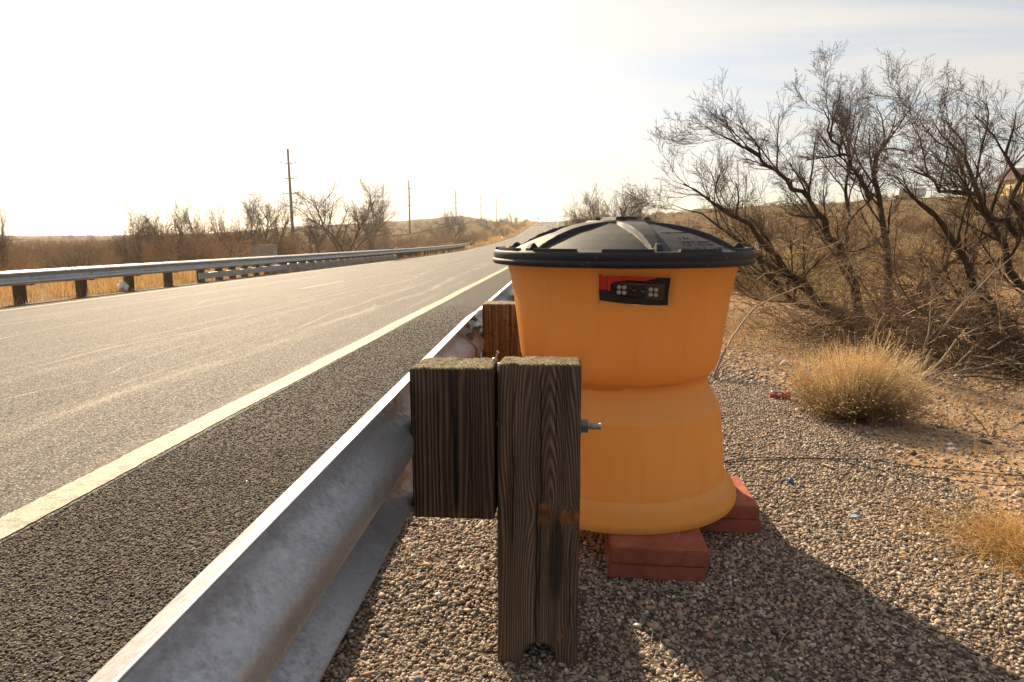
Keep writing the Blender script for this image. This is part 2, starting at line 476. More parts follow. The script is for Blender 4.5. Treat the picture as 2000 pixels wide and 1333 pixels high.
def wood_material(name, dark, mid, light, freq=230, x0=0.0, knots=(), cath=None, front='Y', knotcol=(.26, .105, .035), top=(.19, .155, .075), crackx=None, seed=0.0, ridge=.0035, cracked=0):
    """flat-sawn timber; grain runs along local Z and bends round the knots (xk, zk, rx, rz)"""
    n = mat(name, rough=.85, spec=.2)
    c = n.coord('Object'); x, y, z = n.xyz(c)
    sh = n.comb(n.m('ADD', x, seed), n.m('ADD', y, seed*.7), n.m('ADD', z, seed*1.3))
    warp = n.noise(n.scale(sh, 6, 6, .9), 1.0, 3, .5); warp2 = n.noise(n.scale(sh, 30, 30, 3.0), 1.0, 3, .5)
    u = n.m('ADD', n.m('ADD', x, n.m('MULTIPLY', y, .75)), n.m('MULTIPLY', n.m('SUBTRACT', warp, .5), .05))
    if cath is not None:
        xc, zc, k, dep = cath    # growth rings cut at a slant: nested arches whose tips lie near zc
        dx = n.m('SUBTRACT', u, xc); dz = n.m('ADD', n.m('MULTIPLY', n.m('SUBTRACT', z, zc), k), dep)
        u = n.m('SQRT', n.m('ADD', n.m('MULTIPLY', dx, dx), n.m('MULTIPLY', dz, n.m('MAXIMUM', dz, 0.0))))
        u = n.m('MULTIPLY', u, n.m('ADD', 1.0, 0.0))
    km = None
    for (xk, zk, rx, rz) in knots:
        dx = n.m('DIVIDE', n.m('SUBTRACT', x, xk), rx); dz = n.m('DIVIDE', n.m('SUBTRACT', z, zk), rz)
        d2 = n.m('ADD', n.m('MULTIPLY', dx, dx), n.m('MULTIPLY', dz, dz))
        push = n.m('DIVIDE', n.m('MULTIPLY', dx, rx*1.15), n.m('ADD', d2, .8))
        u = n.m('SUBTRACT', u, push)
        mk = n.mr(n.m('ADD', d2, n.m('ADD', n.m('MULTIPLY', n.m('SUBTRACT', warp2, .5), 1.3), n.m('MULTIPLY', n.m('SUBTRACT', n.noise(c, 38, 4, .7), .5), 1.6))), .55, 1.0, .9, 0)
        km = mk if km is None else n.m('MAXIMUM', km, mk)
    u = n.m('ADD', u, n.m('MULTIPLY', n.m('SUBTRACT', warp2, .5), .0045))
    frv = n.m('ADD', n.m('MULTIPLY', u, freq), n.m('MULTIPLY', n.noise(n.scale(sh, 14, 14, .5), 1, 2, .5), 7))
    s = n.m('SINE', n.m('MULTIPLY', frv, 6.2832))
    ring = n.m('ADD', n.m('MULTIPLY', s, .5), .5)
    fib = n.noise(n.scale(sh, 420, 420, 7), 1.0, 4, .65); blot = n.noise(n.scale(sh, 9, 9, 2.2), 1.0, 4, .6)
    amp = n.mr(n.noise(n.scale(sh, 40, 40, 1.5), 1, 3, .6), .35, .65, .18, .5)
    val = n.m('ADD', n.m('MULTIPLY', ring, amp), n.m('ADD', n.m('MULTIPLY', fib, .62), n.m('MULTIPLY', blot, .42)))
    col = n.ramp(val, [(.34, dark), (.66, mid), (1.0, light)])
    hgt = n.m('ADD', n.m('MULTIPLY', ring, .8), n.m('MULTIPLY', fib, .55))
    if crackx is not None:
        for (xk, w, z0, z1) in crackx:
            wz = n.m('MULTIPLY', n.m('SUBTRACT', n.noise(n.comb(0.3+xk*40, 0, n.m('MULTIPLY', z, 9)), 1, 3, .5), .5), .018)
            dl = n.m('ABSOLUTE', n.m('SUBTRACT', n.m('ADD', x, wz), xk))
            ck = n.m('MULTIPLY', n.mr(dl, 0, w, 1, 0), n.m('MULTIPLY', n.mr(z, z0, z0+.04, 0, 1), n.mr(z, z1-.04, z1, 1, 0)))
            col = n.mix(n.m('MULTIPLY', ck, .9), col, (.008, .006, .005)); hgt = n.m('SUBTRACT', hgt, n.m('MULTIPLY', ck, 3.0))
    if cracked:
        vd = n.vor(n.scale(n.comb(n.m('ADD', x, n.m('MULTIPLY', warp2, .02)), y, z), 1, 1, .9), cracked, 'DISTANCE_TO_EDGE')
        ck = n.m('MULTIPLY', n.mr(vd, 0, .035, 1, 0), n.mr(n.noise(c, 16, 3, .6), .42, .55, 0, 1))
        col = n.mix(n.m('MULTIPLY', ck, .8), col, (.02, .009, .004)); hgt = n.m('SUBTRACT', hgt, n.m('MULTIPLY', ck, 1.6))
    if km is not None:
        r2 = n.noise(n.scale(sh, 50, 50, 26), 1, 3, .6)
        kc = n.ramp(r2, [(.35, tuple(q*.35 for q in knotcol)), (.6, knotcol), (.8, tuple(min(1, q*1.5) for q in knotcol))])
        col = n.mix(km, col, kc)
        hgt = n.m('ADD', n.m('MULTIPLY', hgt, n.m('SUBTRACT', 1.0, n.m('MULTIPLY', km, .8))), n.m('MULTIPLY', km, .6))
    if cath is not None:
        dx = n.m('DIVIDE', n.m('SUBTRACT', x, .043), .020); dz = n.m('DIVIDE', n.m('SUBTRACT', z, -.47), .13)
        d2 = n.m('ADD', n.m('MULTIPLY', dx, dx), n.m('ADD', n.m('MULTIPLY', dz, dz), n.m('MULTIPLY', n.m('SUBTRACT', warp2, .5), 1.6)))
        col = n.mix(n.mr(d2, .3, 1.0, .72, 0), col, (.016, .010, .007))
    # end grain on top, weathered and touched with lichen
    gz_ = n.xyz(n.new('ShaderNodeNewGeometry').outputs['Normal'])[2]
    tm = n.mr(gz_, .55, .8, 0, 1)
    sw = n.m('SINE', n.m('ADD', n.m('MULTIPLY', n.m('ABSOLUTE', n.m('ADD', x, n.m('MULTIPLY', warp2, .02))), 700), n.m('MULTIPLY', y, 420)))
    tn = n.noise(c, 75, 4, .7)
    tc = n.ramp(n.m('ADD', n.m('MULTIPLY', sw, .14), tn), [(.30, (.03, .025, .015)), (.5, tuple(q*.7 for q in top)), (.72, (.30, .25, .13))])
    col = n.mix(tm, col, tc)
    n.put(n.b.inputs['Base Color'], col)
    hh = n.m('ADD', hgt, n.m('MULTIPLY', tm, n.m('MULTIPLY', tn, 2.5)))
    n.put(n.b.inputs['Normal'], n.bump(hh, 1.0, ridge))
    return n

M_post = wood_material('weathered_grey_timber', (.022, .013, .008), (.112, .072, .046), (.235, .165, .115), freq=165,
                       knots=((.014, -.360, .017, .034), (.072, -.368, .028, .024), (.056, -.668, .009, .010)), cath=(-.034, -.36, .13, .0),
                       crackx=((.004, .0022, -.62, -.02), (-.004, .003, -.70, -.30), (.04, .0016, -.2, .0), (-.062, .0016, -.45, -.05), (.078, .0018, -.66, -.42)), seed=3.1)
M_block = wood_material('weathered_brown_timber', (.014, .008, .005), (.066, .042, .027), (.155, .104, .070), freq=105,
                        crackx=((.006, .011, -.36, .02), (-.03, .0015, -.36, -.05), (.045, .0015, -.3, -.0)), seed=7.7)
M_block2 = wood_material('reddish_brown_timber', (.050, .026, .012), (.135, .080, .042), (.22, .14, .078), freq=45, crackx=((.03, .0028, -.4, .02), (.055, .0018, -.4, -.1)), seed=1.2, top=(.35, .24, .12), cracked=26, ridge=.002)
M_darkpost = wood_material('dark_creosoted_timber', (.030, .018, .010), (.07, .042, .022), (.13, .08, .045), freq=60, seed=5)

def timber(name, m, w, d, z0, z1, parent=None, loc=(0, 0, 0), rot=(0, 0, 0), seed=0, rag=.0016, bev=.005):
    """sawn timber: origin at the middle of its top, finely divided so that its edges are worn"""
    nx, ny, nz = 28, 22, 46
    bm = bmesh.new(); 
    bmesh.ops.create_cube(bm, size=1.0)
    for q in bm.verts: q.co = Vector((q.co.x*w, q.co.y*d, z0+(q.co.z+.5)*(z1-z0)))
    ed = list(bm.edges)
    for ax, cuts in ((0, nx), (1, ny), (2, nz)):
        es = [e for e in bm.edges if abs((e.verts[0].co-e.verts[1].co)[ax]) > 1e-6 and all(abs((e.verts[0].co-e.verts[1].co)[k]) < 1e-6 for k in range(3) if k != ax)]
        bmesh.ops.subdivide_edges(bm, edges=es, cuts=cuts, use_grid_fill=True)
    hx, hy = w/2, d/2
    for q in bm.verts:
        x, y, z = q.co
        # round the long edges
        ex, ey = hx-abs(x), hy-abs(y)
        nz_ = mnoise.noise(Vector((x*90+seed*9, y*90, z*5)))*rag+mnoise.noise(Vector((x*12+seed*5, y*12, z*2.2)))*rag*1.2
        f = 1.0
        if ex < 1e-6: q.co.x -= math.copysign(1, x)*(-nz_)
        if ey < 1e-6: q.co.y -= math.copysign(1, y)*(-nz_)
        if ex < 1e-6 and ey < 1e-6:
            r = bev*(.6+.6*abs(mnoise.noise(Vector((z*14, seed, x*50)))))
            q.co.x -= math.copysign(r*.6, x); q.co.y -= math.copysign(r*.6, y)
        if z1-z < 1e-6:
            q.co.z += (mnoise.noise(Vector((x*260+seed, y*60, 2)))*.0030+mnoise.noise(Vector((x*25+seed, y*25, 7)))*.004)
            if ex < 1e-6 or ey < 1e-6: q.co.z -= .0045+.003*abs(mnoise.noise(Vector((x*200, y*200, seed))))
    me_ = bm_mesh(name, bm, True)
    o = link(name, me_, parent, [m]); o.location = loc; o.rotation_euler = rot
    return o

# ---------------------------------------------------------------- W-beam guardrails
WB = [(.155, .006), (.150, .014), (.120, .062), (.112, .073), (.102, .080), (.092, .080), (.082, .073), (.074, .062), (.036, .014), (.026, .004), (.014, 0.0),
      (-.014, 0.0), (-.026, .004), (-.036, .014), (-.074, .062), (-.082, .073), (-.092, .080), (-.102, .080), (-.112, .073), (-.120, .062), (-.150, .014), (-.155, .006)]
def wbeam_mesh(name, L, face=-1, step=.15, th=.0035):
    """panel along +Y from its origin; origin on the back plane at mid height; face = side of the humps"""
    Y = np.arange(0, L+1e-6, step)
    prof = np.array([(face*d, z) for z, d in WB])
    dd = np.gradient(prof, axis=0); nn = np.stack([dd[:, 1], -dd[:, 0]], 1); nn /= np.linalg.norm(nn, axis=1, keepdims=True)
    loop = np.concatenate([prof+nn*th/2, (prof-nn*th/2)[::-1]])
    P = np.zeros((len(Y), len(loop), 3)); P[:, :, 0] = loop[:, 0]; P[:, :, 2] = loop[:, 1]; P[:, :, 1] = Y[:, None]
    me_ = grid_mesh(name, P, True, True)
    return me_

def hexnut_bm(bm, p, d, r=.017, h=.016):
    p = Vector(p); d = Vector(d).normalized()
    cyl_bm(bm, p, p+d*h, r, n=6)
    cyl_bm(bm, p-d*.002, p+d*.003, r*1.25, n=16)

# near guardrail: seen from behind, road on its far side
XB, ZR = -.350, EYE-.509
def ZRY(Y): return EYE-.509+.0195*(min(Y, 3.0)-.6)+float(road_c(max(Y, 3))-road_c(3))           # back plane and mid height of the beam
near = empty('guardrail', (XB, 0, 0), 'galvanised steel guardrail in the foreground, seen from behind, running past the yellow barrel', 'guardrail')
PL = 3.81; Y_SPL = 2.80
nm = wbeam_mesh('rail_panel', PL+.30)
_first = None
for k in range(-1, 9):
    y0 = Y_SPL+(k-1)*PL-.15
    o = link('rail_panel', nm, near, [M_galv] if k == -1 else ())
    o.location = (0.0045*(k % 2), y0, ZRY(y0))
    o.rotation_euler = (math.atan2(ZRY(y0+PL)-ZRY(y0), PL), 0, 0)
bn = bmesh.new()
hexnut_bm(bn, (0, 0, 0), (1, 0, 0), .016, .014); cyl_bm(bn, (0, 0, 0), (.032, 0, 0), .0085, n=10)
nut_me = bm_mesh('splice_bolt', bn); nut_me.materials.append(M_bolt.mt)
for k in range(0, 3):
    ys = Y_SPL+k*PL
    for (zz_, dx, ang) in ((.118, -.058, -.9), (.055, -.038, .9), (-.055, -.038, -.9), (-.118, -.058, .9)):
        for dy in (-.105, .105):
            o = link('splice_bolt', nut_me, near); o.location = (dx+.006, ys+dy, ZRY(ys)+zz_); o.rotation_euler = (rnd.uniform(0, 1), -ang*.75, 0)

post = timber('wood_post', M_post, .197, .150, -1.15, 0, near, (-.052-XB, 1.53+.075, EYE-.298), (math.radians(-3.0), 0, math.radians(.4)), 2)
tag(post, 'weathered grey post with two orange knots and a bored hole at its foot')
hole = cyl('hole', (-.047, 1.1, -.022), (-.047, 2.0, -.022), .042, M_post, n=36)
post.parent = None; post.location = (-.052, 1.53+.075, EYE-.298)
boolean(post, hole)
post.parent = near; post.location.x -= XB
block = timber('offset_block', M_block, .196, .150, -.365, 0, near, (-.257-XB, 1.50+.075, EYE-.302), (math.radians(-.8), math.radians(-.5), math.radians(-1.2)), 6)
tag(block, 'dark brown block split down the middle')
post2 = timber('wood_post', M_block2, .197, .150, -1.15, 0, near, (-.050-XB, 2.90+.085, EYE-.287), (0, 0, 0), 4)
block2 = timber('offset_block', M_block2, .196, .150, -.365, 0, near, (-.255-XB, 2.90+.075, EYE-.292), (0, 0, 0), 8)
tag(block2, 'reddish brown block with curved surface cracks')
for k in range(1, 7):
    for (nm_, dx_, z0_) in (('wood_post', -.052, -1.15), ('offset_block', -.257, -.365)):
        o = link(nm_, (post2 if nm_ == 'wood_post' else block2).data, near)
        Yk = 2.98+1.905*k; o.location = (dx_-XB, Yk, EYE-.29+float(road_c(Yk)-road_c(0)))
# through-bolt: nut, washer and threaded end standing out of the post
b = bmesh.new()
cyl_bm(b, (0, 0, 0), (.004, 0, 0), .022, n=24); cyl_bm(b, (.004, 0, 0), (.019, 0, 0), .0185, n=6); cyl_bm(b, (.019, 0, 0), (.0205, 0, 0), .0165, n=20)
o = link('nut', bm_mesh('nut', b), near, [M_bolt]); o.location = (.0455-XB, 1.592, EYE-.459); o.rotation_euler = (.25, 0, 0)
b = bmesh.new(); cyl_bm(b, (-.3, 0, 0), (.053, 0, 0), .0075, n=14)
for i in range(15):
    x0_ = .020+i*.0022; cyl_bm(b, (x0_, 0, 0), (x0_+.0011, 0, 0), .0075, .0088, n=14, cap=False); cyl_bm(b, (x0_+.0011, 0, 0), (x0_+.0022, 0, 0), .0088, .0075, n=14, cap=False)
o = link('threaded_bolt', bm_mesh('threaded_bolt', b), near, [galv_material('zinc_thread', (.62, .62, .62), .3, .9)]); o.location = (.0455-XB, 1.592, EYE-.459)
for (x_, y_, z_, dx, dz) in ((-.166, 1.60, .705, .010, .012), (-.180, 1.575, .7005, .016, .003), (-.17, 1.61, .70, .018, -.012)):
    b = bmesh.new(); cyl_bm(b, (0, 0, -.012), (dx, -.002, dz+.004), .0017, n=8); cyl_bm(b, (dx, -.002, dz+.004), (dx*1.12, -.002, dz*1.1+.0045), .004, n=10)
    o = link('nail', bm_mesh('nail', b), near, [M_galv]); o.location = (x_-XB, y_, z_)
# ---------------------------------------------------------------- the barrel
BX, BY = .210, 2.350                    # middle of the foot
n = mat('orange_polyethylene', rough=.42, spec=.45)
c = n.coord('Object'); x, y, z = n.xyz(c)
big = n.noise(c, 3.2, 4, .55); st = n.noise(n.scale(c, 16, 16, 1.3), 1.0, 4, .6); fine = n.noise(c, 300, 2, .5)
col = n.mix(n.mr(n.m('ADD', n.m('MULTIPLY', big, .6), n.m('MULTIPLY', st, .4)), .36, .66, 0, 1), (.95, .475, .135), (.97, .575, .20))
# faded and scuffed bands: on the sloping neck and round the foot
nb = n.m('MULTIPLY', n.mr(z, .424, .430, 0, 1), n.mr(z, .498, .506, 1, 0))
col = n.mix(n.m('MULTIPLY', nb, n.mr(st, .35, .65, .28, .62)), col, (.66, .46, .24))
fb = n.m('MULTIPLY', n.mr(z, .175, .150, 0, 1), n.mr(big, .3, .6, .35, .75))
col = n.mix(fb, col, (.74, .38, .06))
lwb = n.mr(z, .56, .36, 0, .45); col = n.mix(lwb, col, (.98, .68, .24))
fl = n.noise(n.scale(c, 34, 34, 1.1), 1.0, 5, .7); col = n.mix(n.m('MULTIPLY', n.mr(fl, .50, .72, 0, .5), n.mr(big, .35, .6, .2, 1)), col, (.80, .33, .06))
col = n.mix(n.m('MULTIPLY', n.mr(n.noise(n.scale(c, 9, 9, 4), 1.0, 6, .75), .54, .70, 0, .38), n.mr(z, .9, .3, .4, 1)), col, (.80, .62, .36))
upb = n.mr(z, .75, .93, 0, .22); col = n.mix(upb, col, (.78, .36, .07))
sp = n.vor(c, 24); spn = n.noise(c, 5, 2, .5)
col = n.mix(n.m('MULTIPLY', n.mr(sp, .035, .06, 1, 0), n.mr(spn, .5, .55, 0, .65)), col, (.22, .08, .02))
wv = n.noise(n.comb(n.m('MULTIPLY', x, 5), n.m('MULTIPLY', z, 60), n.m('MULTIPLY', y, 5)), 1, 3, .6)
col = n.mix(n.m('MULTIPLY', n.mr(wv, .70, .74, 0, 1), .35), col, (.85, .55, .28))
grime = n.m('MULTIPLY', n.mr(n.noise(n.scale(c, 22, 22, 5), 1, 4, .7), .45, .7, 0, 1), n.mr(z, .125, .098, 0, .7))
col = n.mix(grime, col, (.20, .11, .05))
n.put(n.b.inputs['Base Color'], col)
n.put(n.b.inputs['Normal'], n.bump(n.m('ADD', n.m('MULTIPLY', fine, .4), n.m('MULTIPLY', st, 1.5)), .18, .003))
n.put(n.b.inputs['Roughness'], n.mr(st, .3, .7, .36, .52))
# thin plastic: part of the light comes through the wall
tr = n.new('ShaderNodeBsdfTranslucent'); n.put(tr.inputs['Color'], n.mix(.72, col, (1.0, .87, .52)))
mx = n.new('ShaderNodeMixShader'); mx.inputs[0].default_value = .66
out = n.n['Material Output']
n.l.new(n.b.outputs[0], mx.inputs[1]); n.l.new(tr.outputs[0], mx.inputs[2]); n.l.new(mx.outputs[0], out.inputs['Surface'])
M_orange = n

n = mat('black_polyethylene', rough=.6, spec=.3)
c = n.coord('Object'); x, y, z = n.xyz(c)
a = n.noise(c, 6, 5, .65); b_ = n.noise(c, 45, 4, .7); f = n.noise(c, 600, 2, .5)
r_ = n.m('SQRT', n.m('ADD', n.m('MULTIPLY', x, x), n.m('MULTIPLY', y, y)))
dust = n.m('MULTIPLY', n.mr(n.m('ADD', n.m('MULTIPLY', a, .6), n.m('MULTIPLY', b_, .4)), .42, .66, .1, 1), .30)
nz_ = n.xyz(n.new('ShaderNodeNewGeometry').outputs['Normal'])[2]
dust = n.m('MULTIPLY', dust, n.mr(nz_, -.2, .7, .2, .75))
col = n.mix(dust, (.013, .013, .015), (.15, .125, .10))
sc_ = n.m('MULTIPLY', n.mr(n.vor(n.scale(c, 1, 1, 1), 75), .10, .2, 1, 0), n.mr(n.noise(c, 7, 2, .5), .60, .66, 0, .6))
col = n.mix(sc_, col, (.42, .40, .37))
n.put(n.b.inputs['Base Color'], col)
n.put(n.b.inputs['Roughness'], n.mr(a, .3, .7, .52, .70))
n.put(n.b.inputs['Normal'], n.bump(n.m('ADD', f, n.m('MULTIPLY', b_, 1.5)), .22, .002))
M_black = n
M_gloss_black = mat('glossy_black_housing', (.006, .006, .007), .28)
M_matt_black = mat('matt_black_liner', (.012, .011, .011), .55)
M_red = mat('red_acrylic_liner', (.56, .028, .012), .35)
M_lens = mat('dark_lens_glass', (.012, .006, .008), .05, spec=.9)
M_led = mat('frosted_lamp_lens', (.36, .325, .27), .22, spec=.7)
M_ledrim = mat('grey_lamp_rim', (.14, .13, .12), .4)

barrel = empty('camera_barrel', (BX, BY, 0), 'big yellow orange plastic barrel with a black domed lid and a small camera window', 'barrel')
T = -.011                                 # the upper tub sits a little to one side of its foot
# foot (pedestal)
prof = [(.330, .098), (.395, .096), (.4075, .099), (.4115, .106), (.412, .116), (.409, .128), (.4025, .143), (.394, .158), (.384, .170), (.3755, .1785), (.3685, .184), (.3665, .200), (.3640, .225), (.3605, .27), (.3555, .32),
        (.3515, .36), (.3475, .395), (.3440, .424), (.3300, .449), (.3150, .4765), (.3010, .502), (.2988, .512), (.2985, .55)]
inn = [(.2955, .55), (.2955, .505), (.303, .478), (.327, .432), (.3395, .41), (.348, .36), (.357, .27), (.362, .205), (.365, .19), (.372, .178), (.398, .140), (.404, .112), (.330, .102), (.330, .098)]
pme = lathe('pedestal', prof+inn, 160); pme.set_sharp_from_angle(angle=.33)
ped = link('pedestal', pme, barrel, [M_orange])
# upper tub
prof = [(.06, .520), (.2975, .522), (.2985, .530), (.2995, .534), (.305, .5385), (.315, .545), (.326, .556), (.335, .570), (.3405, .584), (.345, .60), (.3565, .70), (.3685, .79), (.3815, .87), (.3900, .90), (.396, .925), (.396, .94)]
inn = [(.392, .94), (.392, .925), (.386, .90), (.3775, .87), (.3645, .79), (.3525, .70), (.341, .60), (.330, .572), (.315, .553), (.30, .545), (.06, .545), (.06, .520)]
tub = link('tub', lathe('tub', prof+inn, 192, T, 0), barrel, [M_orange])
# ring-shaped swelling shadows: a soft moulding line low on the tub
def px_on_wall(px, py):
    """point of the tub's front wall at a photo pixel (local to the barrel)"""
    w = RC@np.array([px-PX, py-PY, FPX]); 
    best = None
    for k in np.linspace(1.7, 2.6, 1800)/w[1]:
        X, Y, Z = w[0]*k-BX-T, w[1]*k-BY, EYE+w[2]*k
        rr = np.interp(Z, [.60, .70, .79, .87, .90, .925], [.345, .3565, .3685, .3815, .390, .396])
        if math.hypot(X, Y) <= rr: return Vector((X+T, Y, Z)), Vector((X, Y, 0)).normalized()
    return None, None
hole_px = [(1170, 537), (1173.5, 535.5), (1176, 539.5), (1240, 540), (1309, 543.5), (1310.5, 546), (1306, 572), (1304.5, 597), (1290, 597.3), (1240, 596), (1205, 592), (1170.5, 587), (1169.5, 560)]
pts = [px_on_wall(*p) for p in hole_px]
pm, pn = px_on_wall(1238, 567)
R3 = Vector((-pn.y, pn.x, 0)); 
def prism(name, front, back, m):
    bm = bmesh.new(); A = [bm.verts.new(v) for v in front]; B = [bm.verts.new(v) for v in back]; k = len(A)
    bm.faces.new(A); bm.faces.new(B[::-1])
    for i in range(k): bm.faces.new([A[i], B[i], B[(i+1) % k], A[(i+1) % k]])
    bmesh.ops.recalc_face_normals(bm, faces=bm.faces)
    return link(name, bm_mesh(name, bm), None, [m])
fr = [p+pn*.02 for p, q in pts]; bk = [p-pn*.03 for p, q in pts]
cut = prism('cutter', fr, bk, M_black); cut.location = (BX, BY, 0)
boolean(tub, cut)
# a black tray behind the opening, with a red liner on its upper part
def wp(px, py, off):
    p, q = px_on_wall(px, py); return p-pn*off
def slab(name, pxs, off, th, m, parent):
    fr = [wp(*p, off) for p in pxs]; o = prism(name, fr, [p-pn*th for p in fr], m); o.parent = parent; return o
winb = bpy.data.objects.new('camera_window', None); COL.objects.link(winb); winb.parent = barrel; winb.empty_display_size = .05
slab('black_liner', [(1166, 533), (1314, 540), (1310, 600), (1166, 592)], .014, .004, M_matt_black, winb)
slab('red_liner', [(1167, 534), (1185.2, 535), (1185.2, 566), (1181, 567), (1178, 567), (1167, 564)], .0105, .003, M_red, winb)
slab('red_liner', [(1186.4, 536), (1218.6, 537.5), (1218.6, 549), (1204, 551.5), (1197, 553), (1193.5, 556), (1192.6, 569), (1186.4, 568.5)], .0105, .003, M_red, winb)
slab('red_liner', [(1219.6, 537.5), (1251.5, 538.5), (1251.5, 549.5), (1225, 548.3), (1219.6, 549)], .0105, .003, M_red, winb)
slab('red_liner', [(1252.3, 538.5), (1290, 540.5), (1284, 543.5), (1270, 547), (1261, 549.5), (1252.3, 549.5)], .0105, .003, M_red, winb)

camr = empty('infrared_camera', (BX, BY, 0), 'black camera with two groups of four round lamps inside the barrel window', 'camera')
hs = [(1195, 556), (1199, 552.5), (1212, 550.6), (1226, 548.5), (1262, 550.5), (1296, 553), (1300, 556), (1299, 583), (1293, 587), (1262, 585.5), (1226, 583.5), (1200, 580), (1195, 576)]
o = slab('housing', hs, .0085, .030, M_gloss_black, camr)
bmx = bmesh.new(); bmx.from_mesh(o.data); bmesh.ops.bevel(bmx, geom=[e for e in bmx.edges], offset=.0018, segments=2, affect='EDGES', clamp_overlap=True); bmx.to_mesh(o.data); bmx.free()
o = slab('face_plate', [(1203, 556.5), (1262, 559), (1291, 561.5), (1289, 582.5), (1262, 581), (1203, 576.5)], .0072, .002, mat('dark_glass_plate', (.010, .009, .010), .2), camr)
def disc(name, px, py, r, off, th, m, parent, dome=0):
    p = wp(px, py, off)
    if dome:
        me_ = lathe(name, [(0, dome), (r*.45, dome*.9), (r*.8, dome*.5), (r, 0), (r, -th)], 20)
    else: me_ = lathe(name, [(0, 0), (r, 0), (r, -th)], 24)
    o = link(name, me_, parent, [m]); o.location = p
    o.rotation_euler = pn.to_track_quat('Z', 'Y').to_euler(); return o
for (px_, py_) in ((1210, 561.5), (1220, 562), (1209.5, 571.8), (1219.5, 572.5), (1271.5, 566), (1282, 567), (1271, 576.3), (1281.2, 577.2)):
    l_ = disc('infrared_lamp', px_, py_, .0076, .0066, .001, M_ledrim, camr)
    h_ = disc('lamp_lens', px_, py_, .0063, .0064, .001, M_led, None, dome=.0028)
    h_.parent = l_; h_.location = (0, 0, .0002); h_.rotation_euler = (0, 0, 0)
for (px_, py_, r__) in ((1238.5, 568, .0080), (1256, 570.5, .0095)):
    ring = disc('camera_lens', px_, py_, r__, .0068, .001, M_matt_black, camr)
    g2 = disc('glass', px_, py_, r__*.62, .0065, .001, M_lens, None, dome=.0018); g2.parent = ring; g2.location = (0, 0, .0002); g2.rotation_euler = (0, 0, 0)

# lid: rolled rim, dome with six raised ribs, castellated edge, flat top
lid = bpy.data.objects.new('lid', None); COL.objects.link(lid); lid.parent = barrel; lid.location = (T, 0, 0); lid.empty_display_size = .1
rim = [(.385, .9135), (.432, .9105), (.4385, .9125), (.4425, .9185), (.4435, .924), (.4420, .9275), (.4385, .9290), (.4370, .931), (.4380, .9340), (.4395, .940), (.4395, .9475), (.4370, .9540), (.4310, .9575), (.4235, .9580), (.4150, .9565),
       (.4080, .9545), (.4060, .9530), (.385, .9500), (.385, .9135)]
link('rim', lathe('rim', rim, 224), lid, [M_black])
RIB0 = math.radians(-79)
ZR_ = [(0, 1.056), (.10, 1.055), (.118, 1.0535), (.122, 1.0500), (.16, 1.0445), (.20, 1.0385), (.25, 1.0265), (.30, 1.0085), (.35, .9835), (.385, .9625), (.400, .9545), (.412, .9530)]
def rib_z(r): return np.interp(r, [a for a, b in ZR_], [b for a, b in ZR_])
rr = np.array([0.0, .05, .09, .112, .118, .121, .1225, .124, .128, .135]+list(np.arange(.145, .40, .010))+[.400, .404, .408, .414])
th = np.linspace(0, 2*math.pi, 720, endpoint=False)
Rg, Tg = np.meshgrid(rr, th, indexing='ij')
rel = (Tg-RIB0+math.pi/6) % (math.pi/3)-math.pi/6
perp = np.abs(Rg*np.sin(rel))
hw = np.interp(Rg, [.12, .40], [.046, .0085])
mask = sstep(0, .0055, perp-hw)
dep = np.interp(Rg, [0, .1225, .13, .20, .30, .37, .400, .41], [0, 0, .007, .0155, .017, .013, .005, 0])
P = np.stack([Rg*np.cos(Tg), Rg*np.sin(Tg), rib_z(Rg)-dep*mask], -1)
dome = grid_mesh('dome', P, True, True)
dome.set_sharp_from_angle(angle=.42)
link('dome', dome, lid, [M_black])
# sharp-edged mouldings
def arcbox(name, r0, r1, a0, a1, z0, z1, m, parent, n_=14, slant=.004, sl_r=.002):
    bm = bmesh.new(); rows = []
    for i in range(n_+1):
        a_ = a0+(a1-a0)*i/n_; e_ = slant/((r0+r1)/2)
        top = a0+e_+(a1-a0-2*e_)*i/n_
        rows.append([bm.verts.new((r*math.cos(q), r*math.sin(q), z_)) for (r, q, z_) in ((r0, a_, z0), (r1, a_, z0), (r1-sl_r, top, z1), (r0+sl_r, top, z1))])
    for A, B in zip(rows, rows[1:]):
        for k in range(4): bm.faces.new([A[k], A[(k+1) % 4], B[(k+1) % 4], B[k]])
    bm.faces.new(rows[0]); bm.faces.new(rows[-1][::-1])
    bmesh.ops.recalc_face_normals(bm, faces=bm.faces)
    return link(name, bm_mesh(name, bm), parent, [m])
for k in range(12):
    a_ = math.radians(-92+30*k); w_ = math.radians(10.2)
    arcbox('rim_tab', .4155, .4345, a_-w_, a_+w_, .950, .9655, M_black, lid)
for k in range(6):
    a_ = RIB0+k*math.pi/3; u_ = Vector((math.cos(a_), math.sin(a_), 0)); s_ = Vector((-u_.y, u_.x, 0))
    bm = bmesh.new()
    sec = [(.372, .962), (.380, .976), (.388, .9815), (.3965, .979), (.408, .965), (.412, .952), (.372, .952)]
    for sg in (-1, 1): pass
    A = [bm.verts.new(u_*r+s_*(-.0105 if z < .97 else -.0075)+Vector((0, 0, z))) for r, z in sec]; B = [bm.verts.new(u_*r+s_*(.0105 if z < .97 else .0075)+Vector((0, 0, z))) for r, z in sec]
    bm.faces.new(A); bm.faces.new(B[::-1])
    for i in range(len(A)): bm.faces.new([A[i], B[i], B[(i+1) % len(A)], A[(i+1) % len(A)]])
    bmesh.ops.recalc_face_normals(bm, faces=bm.faces)
    bmesh.ops.bevel(bm, geom=list(bm.edges), offset=.0008, segments=1, affect='EDGES')
    link('rib_lug', bm_mesh('rib_lug', bm), lid, [M_black])
